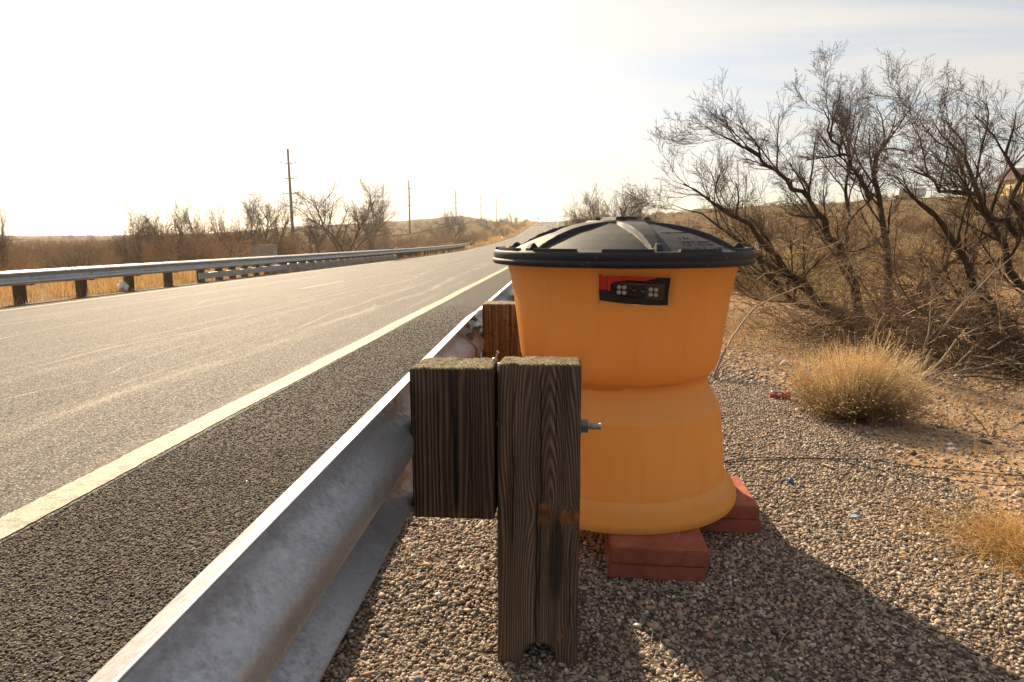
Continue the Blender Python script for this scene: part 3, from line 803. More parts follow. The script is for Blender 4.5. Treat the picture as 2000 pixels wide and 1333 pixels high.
# flat top: hexagonal raised ring and small lugs
bm = bmesh.new(); hx = []
for (r, z) in ((.076, 1.054), (.066, 1.0665), (.056, 1.0665), (.052, 1.058)):
    hx.append([bm.verts.new((r*math.cos(RIB0+math.pi/6+k*math.pi/3), r*math.sin(RIB0+math.pi/6+k*math.pi/3), z)) for k in range(6)])
for A, B in zip(hx, hx[1:]):
    for k in range(6): bm.faces.new([A[k], A[(k+1) % 6], B[(k+1) % 6], B[k]])
bm.faces.new(hx[-1])
bmesh.ops.recalc_face_normals(bm, faces=bm.faces); bmesh.ops.bevel(bm, geom=list(bm.edges), offset=.0012, segments=2, affect='EDGES')
link('top_hexagon', bm_mesh('top_hexagon', bm), lid, [M_black])
for k in range(6):
    a_ = RIB0+math.pi/6+k*math.pi/3+.28
    arcbox('top_lug', .088, .106, a_-.11, a_+.11, 1.053, 1.0645, M_black, lid, n_=3, slant=.005)
# moulded small print on the panel right of the front rib: worn beyond reading, raised strokes only
bm = bmesh.new(); lr = random.Random(4); A0 = RIB0+math.pi/6
for (rad, c0, wd, hgt_, gap) in ((.243, .055, .150, .0105, .011), (.290, .045, .105, .0100, .010), (.318, .035, .150, .0052, .0055), (.336, .03, .17, .0050, .0055), (.358, .05, .24, .0045, .0075)):
    s0 = -wd/2
    while s0 < wd/2:
        if lr.random() < .84:
            a_ = A0+(s0+c0*.2)/rad; u_ = Vector((math.cos(a_), math.sin(a_), 0)); s_ = Vector((-u_.y, u_.x, 0))
            def zf(r): return float(rib_z(r)-np.interp(r, [0, .1225, .13, .20, .30, .37, .400, .41], [0, 0, .007, .0155, .017, .013, .005, 0]))
            for j in range(lr.choice((1, 2, 2, 3))):
                w_ = lr.choice((.0014, .0016, gap*.55)); h_ = hgt_*lr.choice((1, .5, .25)) if w_ < .002 else .0014
                oo = s0+lr.uniform(0, gap*.5); ro = rad+lr.uniform(-.5, .3)*(hgt_-h_)
                q = [u_*(ro+dr)+s_*(ds+oo-s0) for dr, ds in ((-h_/2, 0), (-h_/2, w_), (h_/2, w_), (h_/2, 0))]
                lo_ = [bm.verts.new(v+Vector((0, 0, zf(v.length)-.0005))) for v in q]; hi_ = [bm.verts.new(v+Vector((0, 0, zf(v.length)+.0020))) for v in q]
                bm.faces.new(hi_)
                for i in range(4): bm.faces.new([lo_[i], lo_[(i+1) % 4], hi_[(i+1) % 4], hi_[i]])
        s0 += gap
bmesh.ops.recalc_face_normals(bm, faces=bm.faces)
tag(link('embossed_print', bm_mesh('embossed_print', bm), lid, [M_black]), kind='stuff')

# ---------------------------------------------------------------- red concrete pavers under the barrel
n = mat('red_concrete', rough=.85, spec=.25)
c = n.coord('Object'); a = n.noise(c, 14, 5, .65); f = n.noise(c, 220, 3, .7); sp = n.vor(c, 60)
col = n.ramp(a, [(.3, (.21, .058, .036)), (.55, (.30, .088, .054)), (.8, (.40, .15, .10))])
col = n.mix(n.m('MULTIPLY', n.mr(sp, .06, .12, 1, 0), n.mr(n.noise(c, 12, 3, .6), .52, .62, 0, .8)), col, (.55, .42, .36))
n.put(n.b.inputs['Base Color'], col); n.put(n.b.inputs['Normal'], n.bump(n.m('ADD', f, a), .4, .002))
M_paver = n
def paver_stack(cx, cy, rz, w, d, zt, words_):
    for k, (lab, dx, dy, dr) in enumerate(words_):
        bm = bmesh.new(); h = .048
        box_bm(bm, (-w/2, -d/2, 0), (w/2, d/2, h), .0035)
        bmesh.ops.subdivide_edges(bm, edges=[e for e in bm.edges if e.calc_length() > .1], cuts=5, use_grid_fill=True)
        for q in bm.verts: q.co += Vector((mnoise.noise(q.co*30+Vector((k*3, cx*9, 0))), mnoise.noise(q.co*33+Vector((0, k*5, 3))), mnoise.noise(q.co*31+Vector((7, 0, cy)))))*.0012
        o = link('paver', bm_mesh('paver', bm), None, [M_paver]); o.location = (cx+dx, cy+dy, zt-.048*(k+1)-.001*k); o.rotation_euler = (0, 0, rz+dr)
        tag(o, lab, 'paver')
paver_stack(.296, 1.998, math.radians(-1.5), .285, .295, .098, (('red paver on top of the pile under the front of the yellow barrel', 0, 0, 0), ('red paver under another one below the front of the yellow barrel', -.006, .004, .006)))
paver_stack(.535, 2.345, math.radians(-1), .285, .295, .098, (('red paver partly in sunlight on top of the pile right of the barrel foot', 0, 0, 0), ('red paver at the bottom of the pile right of the barrel foot', .008, -.004, -.01)))
for (cx, cy) in (): paver_stack(cx, cy, .1, .285, .295, .098, (('red paver hidden behind the barrel foot, top of its pile', 0, 0, 0), ('red paver hidden behind the barrel foot, bottom of its pile', 0, 0, 0)))
# ---------------------------------------------------------------- far guardrail and the bridge kerb
XF = -11.62
far = empty('guardrail', (XF, 20, float(road_c(20))-.2), 'long galvanised guardrail on dark wooden posts across the road, ending by the dry grass verge', 'guardrail')
OX, OY, OZ = far.location
fm = wbeam_mesh('rail_panel', PL+.12, face=1, step=.96); fm.materials.append(galv_material('weathered_steel', (.52, .53, .54), .5, .6).mt)
def rail_z(Y): return road_z(-11.6, Y)+.555
y0 = -8.0; k = 0; posts_y = []
while y0 < 80.5:
    o = link('rail_panel', fm, far); o.location = (XF-OX+.004*(k % 2), y0-OY, float(rail_z(y0))-OZ)
    o.rotation_euler = (math.atan2(float(rail_z(y0+PL)-rail_z(y0)), PL), 0, 0); y0 += PL; k += 1
YEND = y0
pm_ = bm_mesh('wood_post', (lambda b: (box_bm(b, (-.10, -.085, -1.4), (.10, .085, .16), .008), b)[1])(bmesh.new())); pm_.materials.append(M_darkpost.mt)
bm_b = bm_mesh('offset_block', (lambda b: (box_bm(b, (-.10, -.085, -.18), (.10, .085, .165), .008), b)[1])(bmesh.new())); bm_b.materials.append(M_darkpost.mt)
hb = bmesh.new(); cyl_bm(hb, (0, 0, 0), (.014, 0, 0), .022, .018, n=10); bolt_me = bm_mesh('rail_bolt', hb); bolt_me.materials.append(M_bolt.mt)
py = [15.7-1.905*k for k in range(1, 12)]+[15.7+1.84*k for k in range(0, 4)]+[22.4+.95*k for k in range(5)]+[47+1.0*k for k in range(9)]+[56+1.3*k for k in range(20)]
for Y in py:
    if Y < -8 or Y > YEND: continue
    for nm_, me_, dx in (('wood_post', pm_, -.31), ('offset_block', bm_b, -.105)):
        o = link(nm_, me_, far); o.location = (XF-OX+dx, Y-OY, float(rail_z(Y))-OZ)
    o = link('rail_bolt', bolt_me, far); o.location = (XF-OX, Y-OY, float(rail_z(Y))-OZ)
for k in range(0, 23):
    ys = -8+PL*(k+1)
    if k % 1 == 0 and 8 < ys < 50:
        for dz in (-.12, .12):
            for dy in (-.1, .1):
                o = link('splice_bolt', bolt_me, far); o.location = (XF-OX+.055, ys+dy-OY, float(rail_z(ys))-OZ+dz)
# end shoe
tm_ = bmesh.new(); box_bm(tm_, (-.06, -.3, -.16), (.10, .10, .16), .01); o = link('end_terminal', bm_mesh('end_terminal', tm_), far, [M_bolt]); o.location = (XF-OX, YEND+.2-OY, float(rail_z(YEND))-OZ)
# rub rail by the bridge
rb = box('rub_rail', (-.02, 0, -.10), (.03, 6.8, .10), M_galv, far, .01); rb.location = (XF-OX-.03, 20.6-OY, float(rail_z(22))-OZ-.36)

def concrete_material():
    n = mat('weathered_concrete', rough=.9, spec=.2)
    c = n.coord('Object'); a = n.noise(c, 2.5, 5, .65); f = n.noise(c, 90, 3, .7); s = n.noise(n.scale(c, 6, 6, .8), 1, 4, .6)
    col = n.ramp(n.m('ADD', n.m('MULTIPLY', a, .6), n.m('MULTIPLY', s, .4)), [(.3, (.20, .165, .13)), (.55, (.34, .29, .235)), (.8, (.44, .38, .31))])
    n.put(n.b.inputs['Base Color'], col); n.put(n.b.inputs['Normal'], n.bump(n.m('ADD', f, a), .3, .004)); return n
M_conc = concrete_material()
kb = empty('bridge_kerb', (XF-.12, 27, float(road_z(-11.6, 27))), 'low concrete bridge kerb under the far guardrail, topped with spacer blocks', 'kerb')
def seg_box(name, Y0, Y1, x0, x1, z0, z1, m, par, n_=8):
    Y = np.linspace(Y0, Y1, n_); px_, py_, pz_ = par.location
    prof = [(x0, z0), (x1, z0), (x1, z1-.02), (x1-.02, z1), (x0, z1)]
    P = np.array([[(x+XF-px_, y-py_, float(road_z(-11.6, y))+z-pz_) for x, z in prof] for y in Y])
    me_ = grid_mesh(name, P, False, True)
    bm = bmesh.new(); bm.from_mesh(me_); bmesh.ops.holes_fill(bm, edges=[e for e in bm.edges if e.is_boundary]); bmesh.ops.recalc_face_normals(bm, faces=bm.faces); bm.to_mesh(me_); bm.free()
    return link(name, me_, par, [m])
seg_box('kerb_wall', 26.6, 46.5, -.46, -.02, -.6, .275, M_conc, kb, 12)
seg_box('cap_beam', 26.9, 46.2, -.40, -.07, .277, .33, M_galv, kb, 12)
for k in range(18):
    Y = 27.4+1.06*k; b = bmesh.new(); box_bm(b, (-.10, -.27, 0), (.10, .27, .20), .01)
    o = link('spacer_block', bm_mesh('spacer_block', b), kb, [M_darkpost]); o.location = (XF-.13-kb.location[0]-.02, Y-27, float(road_z(-11.6, Y))+.332-kb.location[2])
def endblock(px0, px1, ytop, Y, lab):
    a_ = at_depth(px0, ytop, Y); b_ = at_depth(px1, ytop, Y); X0, X1 = a_.x, b_.x; zt = a_.z; zb = float(land_z(X0, Y))-.5
    e = empty('bridge_end_block', (X1, Y, zb), lab, 'concrete block'); w = X1-X0; h = zt-zb
    bm = bmesh.new(); sec = [(-w, 0), (0, 0), (0, h), (-w*.62, h), (-w*.78, h-.05), (-w*.9, h-.2), (-w*.97, h-.5)]
    A = [bm.verts.new((x, -.22, z)) for x, z in sec]; B = [bm.verts.new((x, .22, z)) for x, z in sec]
    bm.faces.new(A); bm.faces.new(B[::-1])
    for i in range(len(A)): bm.faces.new([A[i], B[i], B[(i+1) % len(A)], A[(i+1) % len(A)]])
    bmesh.ops.recalc_face_normals(bm, faces=bm.faces); bmesh.ops.bevel(bm, geom=list(bm.edges), offset=.02, segments=2, affect='EDGES')
    link('block', bm_mesh('block', bm), e, [M_conc])
    # raised frame round a sunken panel
    x0, x1, z0, z1 = -w*.5, -w*.08, h-.75, h-.18
    for q in (((x0, z1), (x1, z1+.05)), ((x0, z0), (x0+.05, z1)), ((x1-.05, z0), (x1, z1))):
        box('panel_moulding', (q[0][0], -.238, q[0][1]), (q[1][0], -.221, q[1][1]), M_conc, e, .005)
endblock(490, 537, 478.5, 29.2, 'rounded concrete end block with a sunken panel, larger of two behind the far guardrail')
endblock(739, 757, 475.5, 47.5, 'small concrete end block, farther of two behind the far guardrail')

# ---------------------------------------------------------------- power line
n = mat('pole_steel', rough=.8, spec=.3); c = n.coord('Object')
n.put(n.b.inputs['Base Color'], n.ramp(n.noise(n.scale(c, 5, 5, .5), 1, 4, .6), [(.3, (.085, .062, .045)), (.7, (.15, .115, .085))])); M_pole = n
M_wire = mat('power_cable', (.25, .24, .23), .5, .5)
XP = -41.5; poles = []
ords = ['nearest', 'second', 'third', 'fourth', 'fifth', 'sixth', 'seventh', 'eighth']
for k in range(8):
    Y = 101+79.5*k; zb = float(land_z(XP, Y))
    zt = EYE+[None, 108*180.5/1300, 88*260/1300, 81*339.5/1300, 75*419/1300, 58*498.5/1300, 45*578/1300, 41*657/1300][k] if k else EYE+169*101/1300
    e = empty('power_pole', (XP, Y, zb-.5), f'{"tall" if k==0 else "brown"} utility pole with three crossarms, {ords[k]} of the line receding along the road', 'utility pole', 'utility poles along the road')
    H = zt-zb+.5; lean = -.012 if k == 0 else 0
    bm = bmesh.new(); cyl_bm(bm, (0, 0, 0), (lean*H, 0, H), .27, .16, n=10); link('pole', bm_mesh('pole', bm, True), e, [M_pole])
    arms = [H-2.15, H-4.4, H-6.65]
    for za in arms:
        lines = []
        for sg in (-1, 1):
            p = np.array([(lean*za+sg*a_, 0, za+b_) for a_, b_ in ((0, 0), (.5, .03), (.95, .13), (1.2, .26))]); lines.append((p, np.array([.09, .07, .05, .04])))
            lines.append((np.array([(lean*za+sg*1.2, 0, za+.24), (lean*za+sg*1.18, 0, za+.12), (lean*za+sg*1.15, 0, za-.05), (lean*za+sg*1.12, 0, za-.12)]), np.array([.045, .06, .06, .04])))
        link('crossarm', tubes_mesh('crossarm', lines, 6), e, [M_pole])
    poles.append((e, H, arms, lean))
def span(a, b, sag=2.2, n_=14):
    t_ = np.linspace(0, 1, n_)[:, None]; a, b = np.array(a), np.array(b)
    p = a*(1-t_)+b*t_; p[:, 2] -= sag*4*(t_*(1-t_))[:, 0]; return (p, np.full(n_, .016))
lw = []
prev = (XP, 101-79.5, float(poles[0][0].location.z)+.6)
for k in range(6):
    e, H, arms, ln = poles[k]
    for ai, za in enumerate(arms):
        for sg in (-1, 1):
            A_ = (XP+sg*1.12+ln*za, e.location.y, e.location.z+za-.12)
            if k == 0: lw.append(span((XP+sg*1.12, prev[1], prev[2]+za-.12), A_, 1.6))
            B_ = (XP+sg*1.12, poles[k+1][0].location.y, poles[k+1][0].location.z+poles[k+1][2][ai]-.12); lw.append(span(A_, B_))
o = link('power_cables', tubes_mesh('power_cables', lw, 3), None, [M_wire]); tag(o, 'thin power cables sagging between the utility poles left of the road', 'cables')

# ---------------------------------------------------------------- road signs far off
M_signo = mat('orange_sign_face', (.80, .33, .03), .5); M_signg = mat('grey_sign_back', (.22, .22, .22), .5, .5); M_gpost = mat('sign_post_steel', (.25, .24, .22), .6, .5)
p = at_depth(973, 438, 130); zb = float(land_z(p.x, 130))
e = empty('pennant_sign', (p.x, 130, zb), 'orange pennant shaped road sign standing on the verge left of the road', 'road sign')
w_ = 13*130/1300*.9; hh_ = 7.5*130/1300
bm = bmesh.new(); v = [(-.42, -hh_/2), (.62, 0), (-.42, hh_/2)]
A = [bm.verts.new((a_-.35, -.03, p.z-zb+b_)) for a_, b_ in v]; B = [bm.verts.new((a_-.35, -.026, p.z-zb+b_)) for a_, b_ in v]
bm.faces.new(A); bm.faces.new(B[::-1]); [bm.faces.new([A[i], B[i], B[(i+1) % 3], A[(i+1) % 3]]) for i in range(3)]; bmesh.ops.recalc_face_normals(bm, faces=bm.faces)
link('sign_face', bm_mesh('sign_face', bm), e, [M_signo]); box('sign_post', (-.03-.35, -.022, -.4), (.03-.35, .03, p.z-zb+.3), M_gpost, e)
for (px_, py_, Y, w_, h_, lab) in ((1051, 427, 325, 1.0, .45, 'small dark sign seen from behind on the left verge at the crest'), (1103, 422.5, 250, .75, .42, 'small dark sign on a post right of the road at the crest')):
    p = at_depth(px_, py_, Y); zb = float(land_z(p.x, Y)); e = empty('road_sign', (p.x, Y, zb), lab, 'road sign')
    box('sign_plate', (-w_/2, -.04, p.z-zb-h_/2), (w_/2, -.02, p.z-zb+h_/2), M_signg, e, .005); box('sign_post', (-.04, -.018, -.4), (.04, .04, p.z-zb+.2), M_gpost, e)
p = at_depth(1106, 432, 210); zb = float(land_z(p.x, 210)); e = empty('roadside_cabinet', (p.x, 210, zb), 'pale upright utility cabinet on the right verge near the crest', 'cabinet')
box('cabinet_body', (-.38, -.3, -.3), (.38, .3, 1.9), mat('pale_grey_paint', (.36, .35, .33), .6), e, .03); box('cabinet_door', (-.33, -.315, .1), (.33, -.302, 1.75), mat('grey_door', (.30, .29, .28), .6), e, .01)
p = at_depth(1084.5, 427.5, 420); zb = float(land_z(p.x, 420)); e = empty('utility_pole_far', (p.x, 420, zb), 'distant thin utility pole with one crossarm beyond the road crest', 'utility pole')
cyl('pole', (0, 0, 0), (0, 0, p.z-zb), .13, M_pole, e, .10, 8); cyl('crossarm', (-.9, 0, p.z-zb-.3), (.9, 0, p.z-zb-.3), .07, M_pole, e, n=6)
p = at_depth(1458.5, 340, 120); zb = float(land_z(p.x, 120)); e = empty('utility_pole_far', (p.x, 120, zb), 'slim bare pole on the hillside behind the left bare tree', 'pole'); cyl('pole', (0, 0, -.3), (0, 0, p.z-zb), .06, M_pole, e, .05, 8); cyl('crossarm', (-.25, 0, p.z-zb-.6), (.25, 0, p.z-zb-.6), .03, M_pole, e, n=6)
p = at_depth(1821.5, 352, 168); zb = float(land_z(p.x, 168)); e = empty('utility_pole_far', (p.x, 168, zb), 'thin pole on the ridge right of the white trailer', 'pole'); cyl('pole', (0, 0, -.3), (0, 0, p.z-zb), .08, M_pole, e, .05, 8); cyl('crossarm', (-.5, 0, p.z-zb-.5), (.5, 0, p.z-zb-.5), .04, M_pole, e, n=6)

# ---------------------------------------------------------------- trailer and house on the ridge
Yt = 172; pa = at_depth(1752, 375, Yt); pb = at_depth(1811, 375, Yt-1.5); zg = float(land_z((pa.x+pb.x)/2, Yt-1.5))
e = empty('box_trailer', (pa.x, Yt, zg), 'white box trailer parked on the ridge beyond the bare trees', 'trailer')
Lx = pb.x-pa.x; zt = pa.z-zg; zt = max(zt, 2.6)
M_twhite = mat('white_trailer_paint', (.72, .70, .70), .45); M_tgrey = mat('trailer_frame_grey', (.12, .11, .11), .6)
box('trailer_body', (0, -1.1, .85), (Lx, 1.1, zt), M_twhite, e, .04)
for k in range(1, 9): box('side_rib', (Lx*k/9-.02, -1.115, .9), (Lx*k/9+.02, -1.101, zt-.05), M_twhite, e)
box('chassis', (.3, -.9, .55), (Lx-.2, .9, .83), M_tgrey, e)
for x_ in (Lx*.62, Lx*.74):
    for sy in (-1.02, .82): cyl('wheel', (x_, sy, .42), (x_, sy+.2, .42), .42, mat('black_tyre', (.02, .02, .02), .8), e, n=20)
box('landing_leg', (.8, -.7, 0), (.92, -.58, .6), M_tgrey, e)
Yh = 150; pa = at_depth(1975, 345, Yh); zg = float(land_z(pa.x+4, Yh))-.3
e = empty('house', (pa.x, Yh, zg), 'yellow walled house with a brown roof on the ridge at the right edge', 'house')
M_yw = mat('ochre_render', (.52, .36, .14), .85); M_br = mat('brown_roof_tiles', (.11, .050, .035), .8)
hz_ = pa.z-zg
box('wall', (0, -4, -1), (12, 4, hz_-.6), M_yw, e); 
bm = bmesh.new(); sec = [(-4.6, hz_-.75), (4.6, hz_-.75), (0, hz_+1.7)]
A = [bm.verts.new((-.7, y_, z_)) for y_, z_ in sec]; B = [bm.verts.new((12.7, y_, z_)) for y_, z_ in sec]; bm.faces.new(A); bm.faces.new(B[::-1]); [bm.faces.new([A[i], B[i], B[(i+1) % 3], A[(i+1) % 3]]) for i in range(3)]; bmesh.ops.recalc_face_normals(bm, faces=bm.faces)
link('roof', bm_mesh('roof', bm), e, [M_br])
for x_ in (2.0, 6.0): 
    w = box('window', (x_, -4.03, 1.0), (x_+1.3, -4.002, 2.2), mat('window_frame_white', (.6, .58, .55), .5), e); box('pane', (x_+.1, -4.045, 1.1), (x_+1.2, -4.032, 2.1), mat('window_glass', (.03, .03, .04), .1), w)
box('porch_post', (-.6, -4.3, -.5), (-.4, -4.1, hz_-.8), M_br, e); box('chimney', (3, -.5, hz_), (3.8, .3, hz_+2.1), M_yw, e)
# ---------------------------------------------------------------- bare trees and shrubs
def bark_material(name, a, b, sc_=30):
    n = mat(name, rough=.85, spec=.25); c = n.coord('Object')
    n.put(n.b.inputs['Base Color'], n.ramp(n.noise(n.scale(c, 1, 1, .35), sc_, 4, .65), [(.32, a), (.68, b)]))
    n.put(n.b.inputs['Normal'], n.bump(n.noise(n.scale(c, 1, 1, .3), sc_*2, 4, .7), .8, .01)); return n
M_bark = bark_material('dark_mesquite_bark', (.030, .021, .015), (.085, .060, .042))
M_twig = bark_material('brown_twig_bark', (.075, .050, .032), (.155, .108, .072), 8)
M_pale = bark_material('pale_dead_wood', (.22, .17, .12), (.42, .34, .25), 12)
M_low = bark_material('sunlit_tone_low_twigs', (.20, .13, .075), (.42, .29, .175), 6)  # tan of sunlit twigs put into the bark colour
M_farbark = bark_material('distant_bare_wood', (.10, .070, .045), (.23, .165, .11), 2)  # wood colour lightened to stand for sun glare and the air between
M_farbrush = bark_material('distant_brown_brush', (.26, .165, .085), (.52, .35, .19), 1.2)
for M_ in (M_farbrush,):
    col_ = M_.b.inputs['Base Color'].links[0].from_socket; tr = M_.new('ShaderNodeBsdfTranslucent'); M_.put(tr.inputs['Color'], col_); mx = M_.new('ShaderNodeMixShader'); mx.inputs[0].default_value = .35
    M_.l.new(M_.b.outputs[0], mx.inputs[1]); M_.l.new(tr.outputs[0], mx.inputs[2]); M_.l.new(mx.outputs[0], M_.n['Material Output'].inputs['Surface'])
M_greenbrush = bark_material('grey_green_brush', (.10, .088, .040), (.21, .18, .085), 3)
M_lush = bark_material('yellow_green_brush', (.13, .14, .03), (.27, .27, .07), 3)

def rdir(g, spread):
    v = g.normal(0, spread, 3); return v
def limb(g, p, d, L, r, npt, wig, up=.0, tip=.35, out=None):
    d = np.array(d, float); d /= np.linalg.norm(d); P = [np.array(p, float)]
    st = L/(npt-1)
    for i in range(npt-1):
        d = d+g.normal(0, wig, 3); d[2] += up; d /= np.linalg.norm(d); P.append(P[-1]+d*st)
    return np.array(P), r*np.linspace(1, tip, npt), d
def grow(g, store, p, d, L, r, lvl, cfg):
    npt = cfg['pts'][lvl]
    P, R, dl = limb(g, p, d, L, r, npt, cfg['wig'][lvl], cfg['up'][lvl], cfg['tip'])
    store[lvl].append((P, R))
    spawn(g, store, P, R, L, lvl, cfg)
def spawn(g, store, P, R, L, lvl, cfg, t0=None):
    if lvl+1 >= len(cfg['pts']): return
    n_ = cfg['n'][lvl]; n_ = int(n_+g.uniform(-.3, .3)*n_+.5)
    npt = len(P)
    for i in range(n_):
        t_ = (cfg['t0'][lvl] if t0 is None else t0)+(1-(cfg['t0'][lvl] if t0 is None else t0))*((i+g.uniform(0, 1))/n_)
        f = t_*(npt-1); k = min(int(f), npt-2); q = P[k]+(P[k+1]-P[k])*(f-k); rr_ = R[k]+(R[k+1]-R[k])*(f-k)
        ax = P[k+1]-P[k]; ax = ax/np.linalg.norm(ax)
        s = g.normal(0, 1, 3); s -= ax*s.dot(ax); s /= np.linalg.norm(s)
        an = g.uniform(*cfg['ang'][lvl]); d = ax*math.cos(an)+s*math.sin(an)
        if d[2] < -.1: d[2] *= .3
        grow(g, store, q, d, L*g.uniform(*cfg['len'][lvl])*(1-.3*t_), min(max(rr_*g.uniform(.45, .7), cfg['rmin']), cfg.get('cap', [9]*9)[lvl+1]), lvl+1, cfg)
MESQ = dict(pts=[9, 7, 6, 5, 4], wig=[.16, .22, .25, .28, .3], up=[.03, .05, .05, .05, .05], tip=.4, n=[9, 8, 7, 4], t0=[.2, .15, .1, .1],
            ang=[(.4, 1.0), (.4, 1.0), (.4, 1.1), (.4, 1.1)], len=[(.45, .75), (.4, .7), (.4, .65), (.35, .6)], rmin=.0016)

def finish_tree(name, store, split, label, cat, loc, mats, group=None, sides=(7, 5, 4, 3, 3), root=None):
    """levels below split make the trunk, the others the crown"""
    e = root or empty(name, loc, label, cat, group); o3 = np.array(loc)
    tr_ = [(P-o3, R) for lv in store[:split] for P, R in lv]
    link('trunk', tubes_mesh('trunk', tr_, sides[0]), e, [mats[0]])
    me_ = tubes_mesh('crown', [(P-o3, R) for lv in store[split:] for P, R in lv], 3)
    link('crown', me_, e, [mats[1]]); return e

def limb_px(pts, r0, r1, npt=12, jit=.02, g=None):
    """limb through photo pixels at given depths"""
    W_ = np.array([at_depth(*q) for q in pts]); d = np.r_[0, np.cumsum(np.linalg.norm(np.diff(W_, axis=0), axis=1))]
    t_ = np.linspace(0, d[-1], npt); P = np.stack([np.interp(t_, d, W_[:, i]) for i in range(3)], 1)
    
    if len(pts) > 2:
        k_ = np.array([.25, .5, .25])
        for _ in range(2):
            for i_ in range(3): P[1:-1, i_] = P[:-2, i_]*.25+P[1:-1, i_]*.5+P[2:, i_]*.25
    P[1:-1] += g.normal(0, jit, (npt-2, 3)); R_ = np.linspace(r0, r1, npt); R_[-3:] *= np.array([.85, .55, .12]); return P, R_, d[-1]

g = np.random.RandomState(21)
CF = dict(MESQ); CF['pts'] = [14, 9, 7, 6, 4]; CF['n'] = [10, 8, 6, 4]; CF['len'] = [(.30, .56), (.42, .72), (.42, .72), (.4, .7)]; CF['rmin'] = .0018
CF['up'] = [.03, .045, .045, .04, .03]; CF['wig'] = [.16, .11, .13, .16, .20]; CF['ang'] = [(.3, .75), (.3, .75), (.35, .85), (.4, 1.0)]; CF['cap'] = [.09, .014, .0065, .0036, .0023]; CF['t0'] = [.25, .25, .2, .2]
def big_tree(label, limbs, seed, base):
    g = np.random.RandomState(seed); st = [[] for _ in range(5)]
    for pts, r0, r1, t0, jit in limbs:
        P, R, L = limb_px(pts, r0*.8, r1*.8, 14, jit, g); st[0].append((P, R)); spawn(g, st, P, R, min(max(L, 1.4), 2.0), 0, CF, t0)
    return finish_tree('bare_tree', st, 2, label, 'tree', base, (M_bark, M_twig), sides=(6,))
baseA = ground(1695, 650); YA = baseA.y
A_ = [([(1690, 645, YA), (1600, 590, YA-.3), (1510, 520, YA-.2), (1430, 455, YA-.1), (1360, 415, YA), (1300, 395, YA+.1)], .05, .012, .3, .03),
      ([(1705, 655, YA), (1672, 570, YA-.1), (1645, 500, YA-.2), (1612, 440, YA-.3), (1580, 385, YA-.3), (1560, 335, YA-.3)], .085, .030, .35, .03),
      ([(1578, 385, YA-.3), (1530, 345, YA-.5), (1480, 315, YA-.7), (1440, 280, YA-.9), (1405, 262, YA-1.1)], .034, .012, .1, .03),
      ([(1697, 650, YA), (1610, 595, YA-.4), (1550, 545, YA-.6), (1495, 480, YA-.8), (1445, 425, YA-1.0), (1375, 390, YA-1.2), (1320, 355, YA-1.3)], .070, .014, .3, .03),
      ([(1725, 650, YA+.2), (1740, 570, YA+.3), (1742, 500, YA+.4), (1722, 430, YA+.4), (1705, 385, YA+.5), (1716, 300, YA+.5), (1735, 250, YA+.6), (1752, 215, YA+.7)], .075, .016, .35, .03),
      ([(1700, 390, YA+.4), (1668, 330, YA+.2), (1630, 275, YA+.1), (1608, 235, YA), (1605, 205, YA)], .035, .012, .15, .03),
      ([(1660, 540, YA-.1), (1655, 470, YA+.4), (1650, 400, YA+.6), (1655, 330, YA+.9), (1665, 260, YA+1.1), (1655, 235, YA+1.3)], .045, .012, .35, .03),
      ([(1690, 640, YA), (1590, 605, YA-.3), (1540, 595, YA-.5), (1515, 560, YA-.6), (1490, 515, YA-.7), (1450, 470, YA-.8)], .055, .015, .4, .03),
      ([(1735, 640, YA-.1), (1800, 570, YA-.5), (1850, 520, YA-.8), (1905, 470, YA-1.0), (1960, 430, YA-1.2)], .06, .014, .3, .03)]
big_tree('wide bare tree with several leaning dark trunks, between the barrel and the pale trailer', A_, 31, baseA)
YB = 6.6; baseB = Vector((at_depth(2080, 700, YB).x, YB, 0)); baseB.z = float(land_z(baseB.x, YB))
B_ = [([(2080, 800, YB), (2010, 690, YB), (1965, 640, YB), (1915, 570, YB-.1), (1880, 500, YB-.2), (1850, 430, YB-.3), (1800, 395, YB-.4), (1755, 360, YB-.5)], .075, .016, .3, .02),
      ([(2080, 790, YB+.3), (2000, 580, YB+.3), (1960, 470, YB+.3), (1915, 380, YB+.2), (1880, 310, YB+.1), (1840, 265, YB), (1815, 225, YB)], .070, .013, .35, .03),
      ([(2100, 780, YB), (2040, 560, YB), (1995, 430, YB), (1975, 330, YB), (1968, 260, YB), (1985, 210, YB)], .065, .015, .35, .03),
      ([(1985, 460, YB), (1930, 400, YB-.4), (1870, 370, YB-.6), (1810, 355, YB-.8), (1770, 330, YB-1.0)], .03, .011, .2, .03),
      ([(2120, 780, YB+.2), (2120, 560, YB+.2), (2090, 420, YB+.2), (2060, 300, YB+.2), (2030, 260, YB+.2)], .06, .014, .35, .03),
      ([(2080, 790, YB), (1990, 735, YB-.3), (1900, 690, YB-.2), (1830, 650, YB), (1760, 600, YB+.2)], .045, .012, .2, .03)]
big_tree('bare tree leaning in from the right edge with thick forked limbs', B_, 47, baseB)

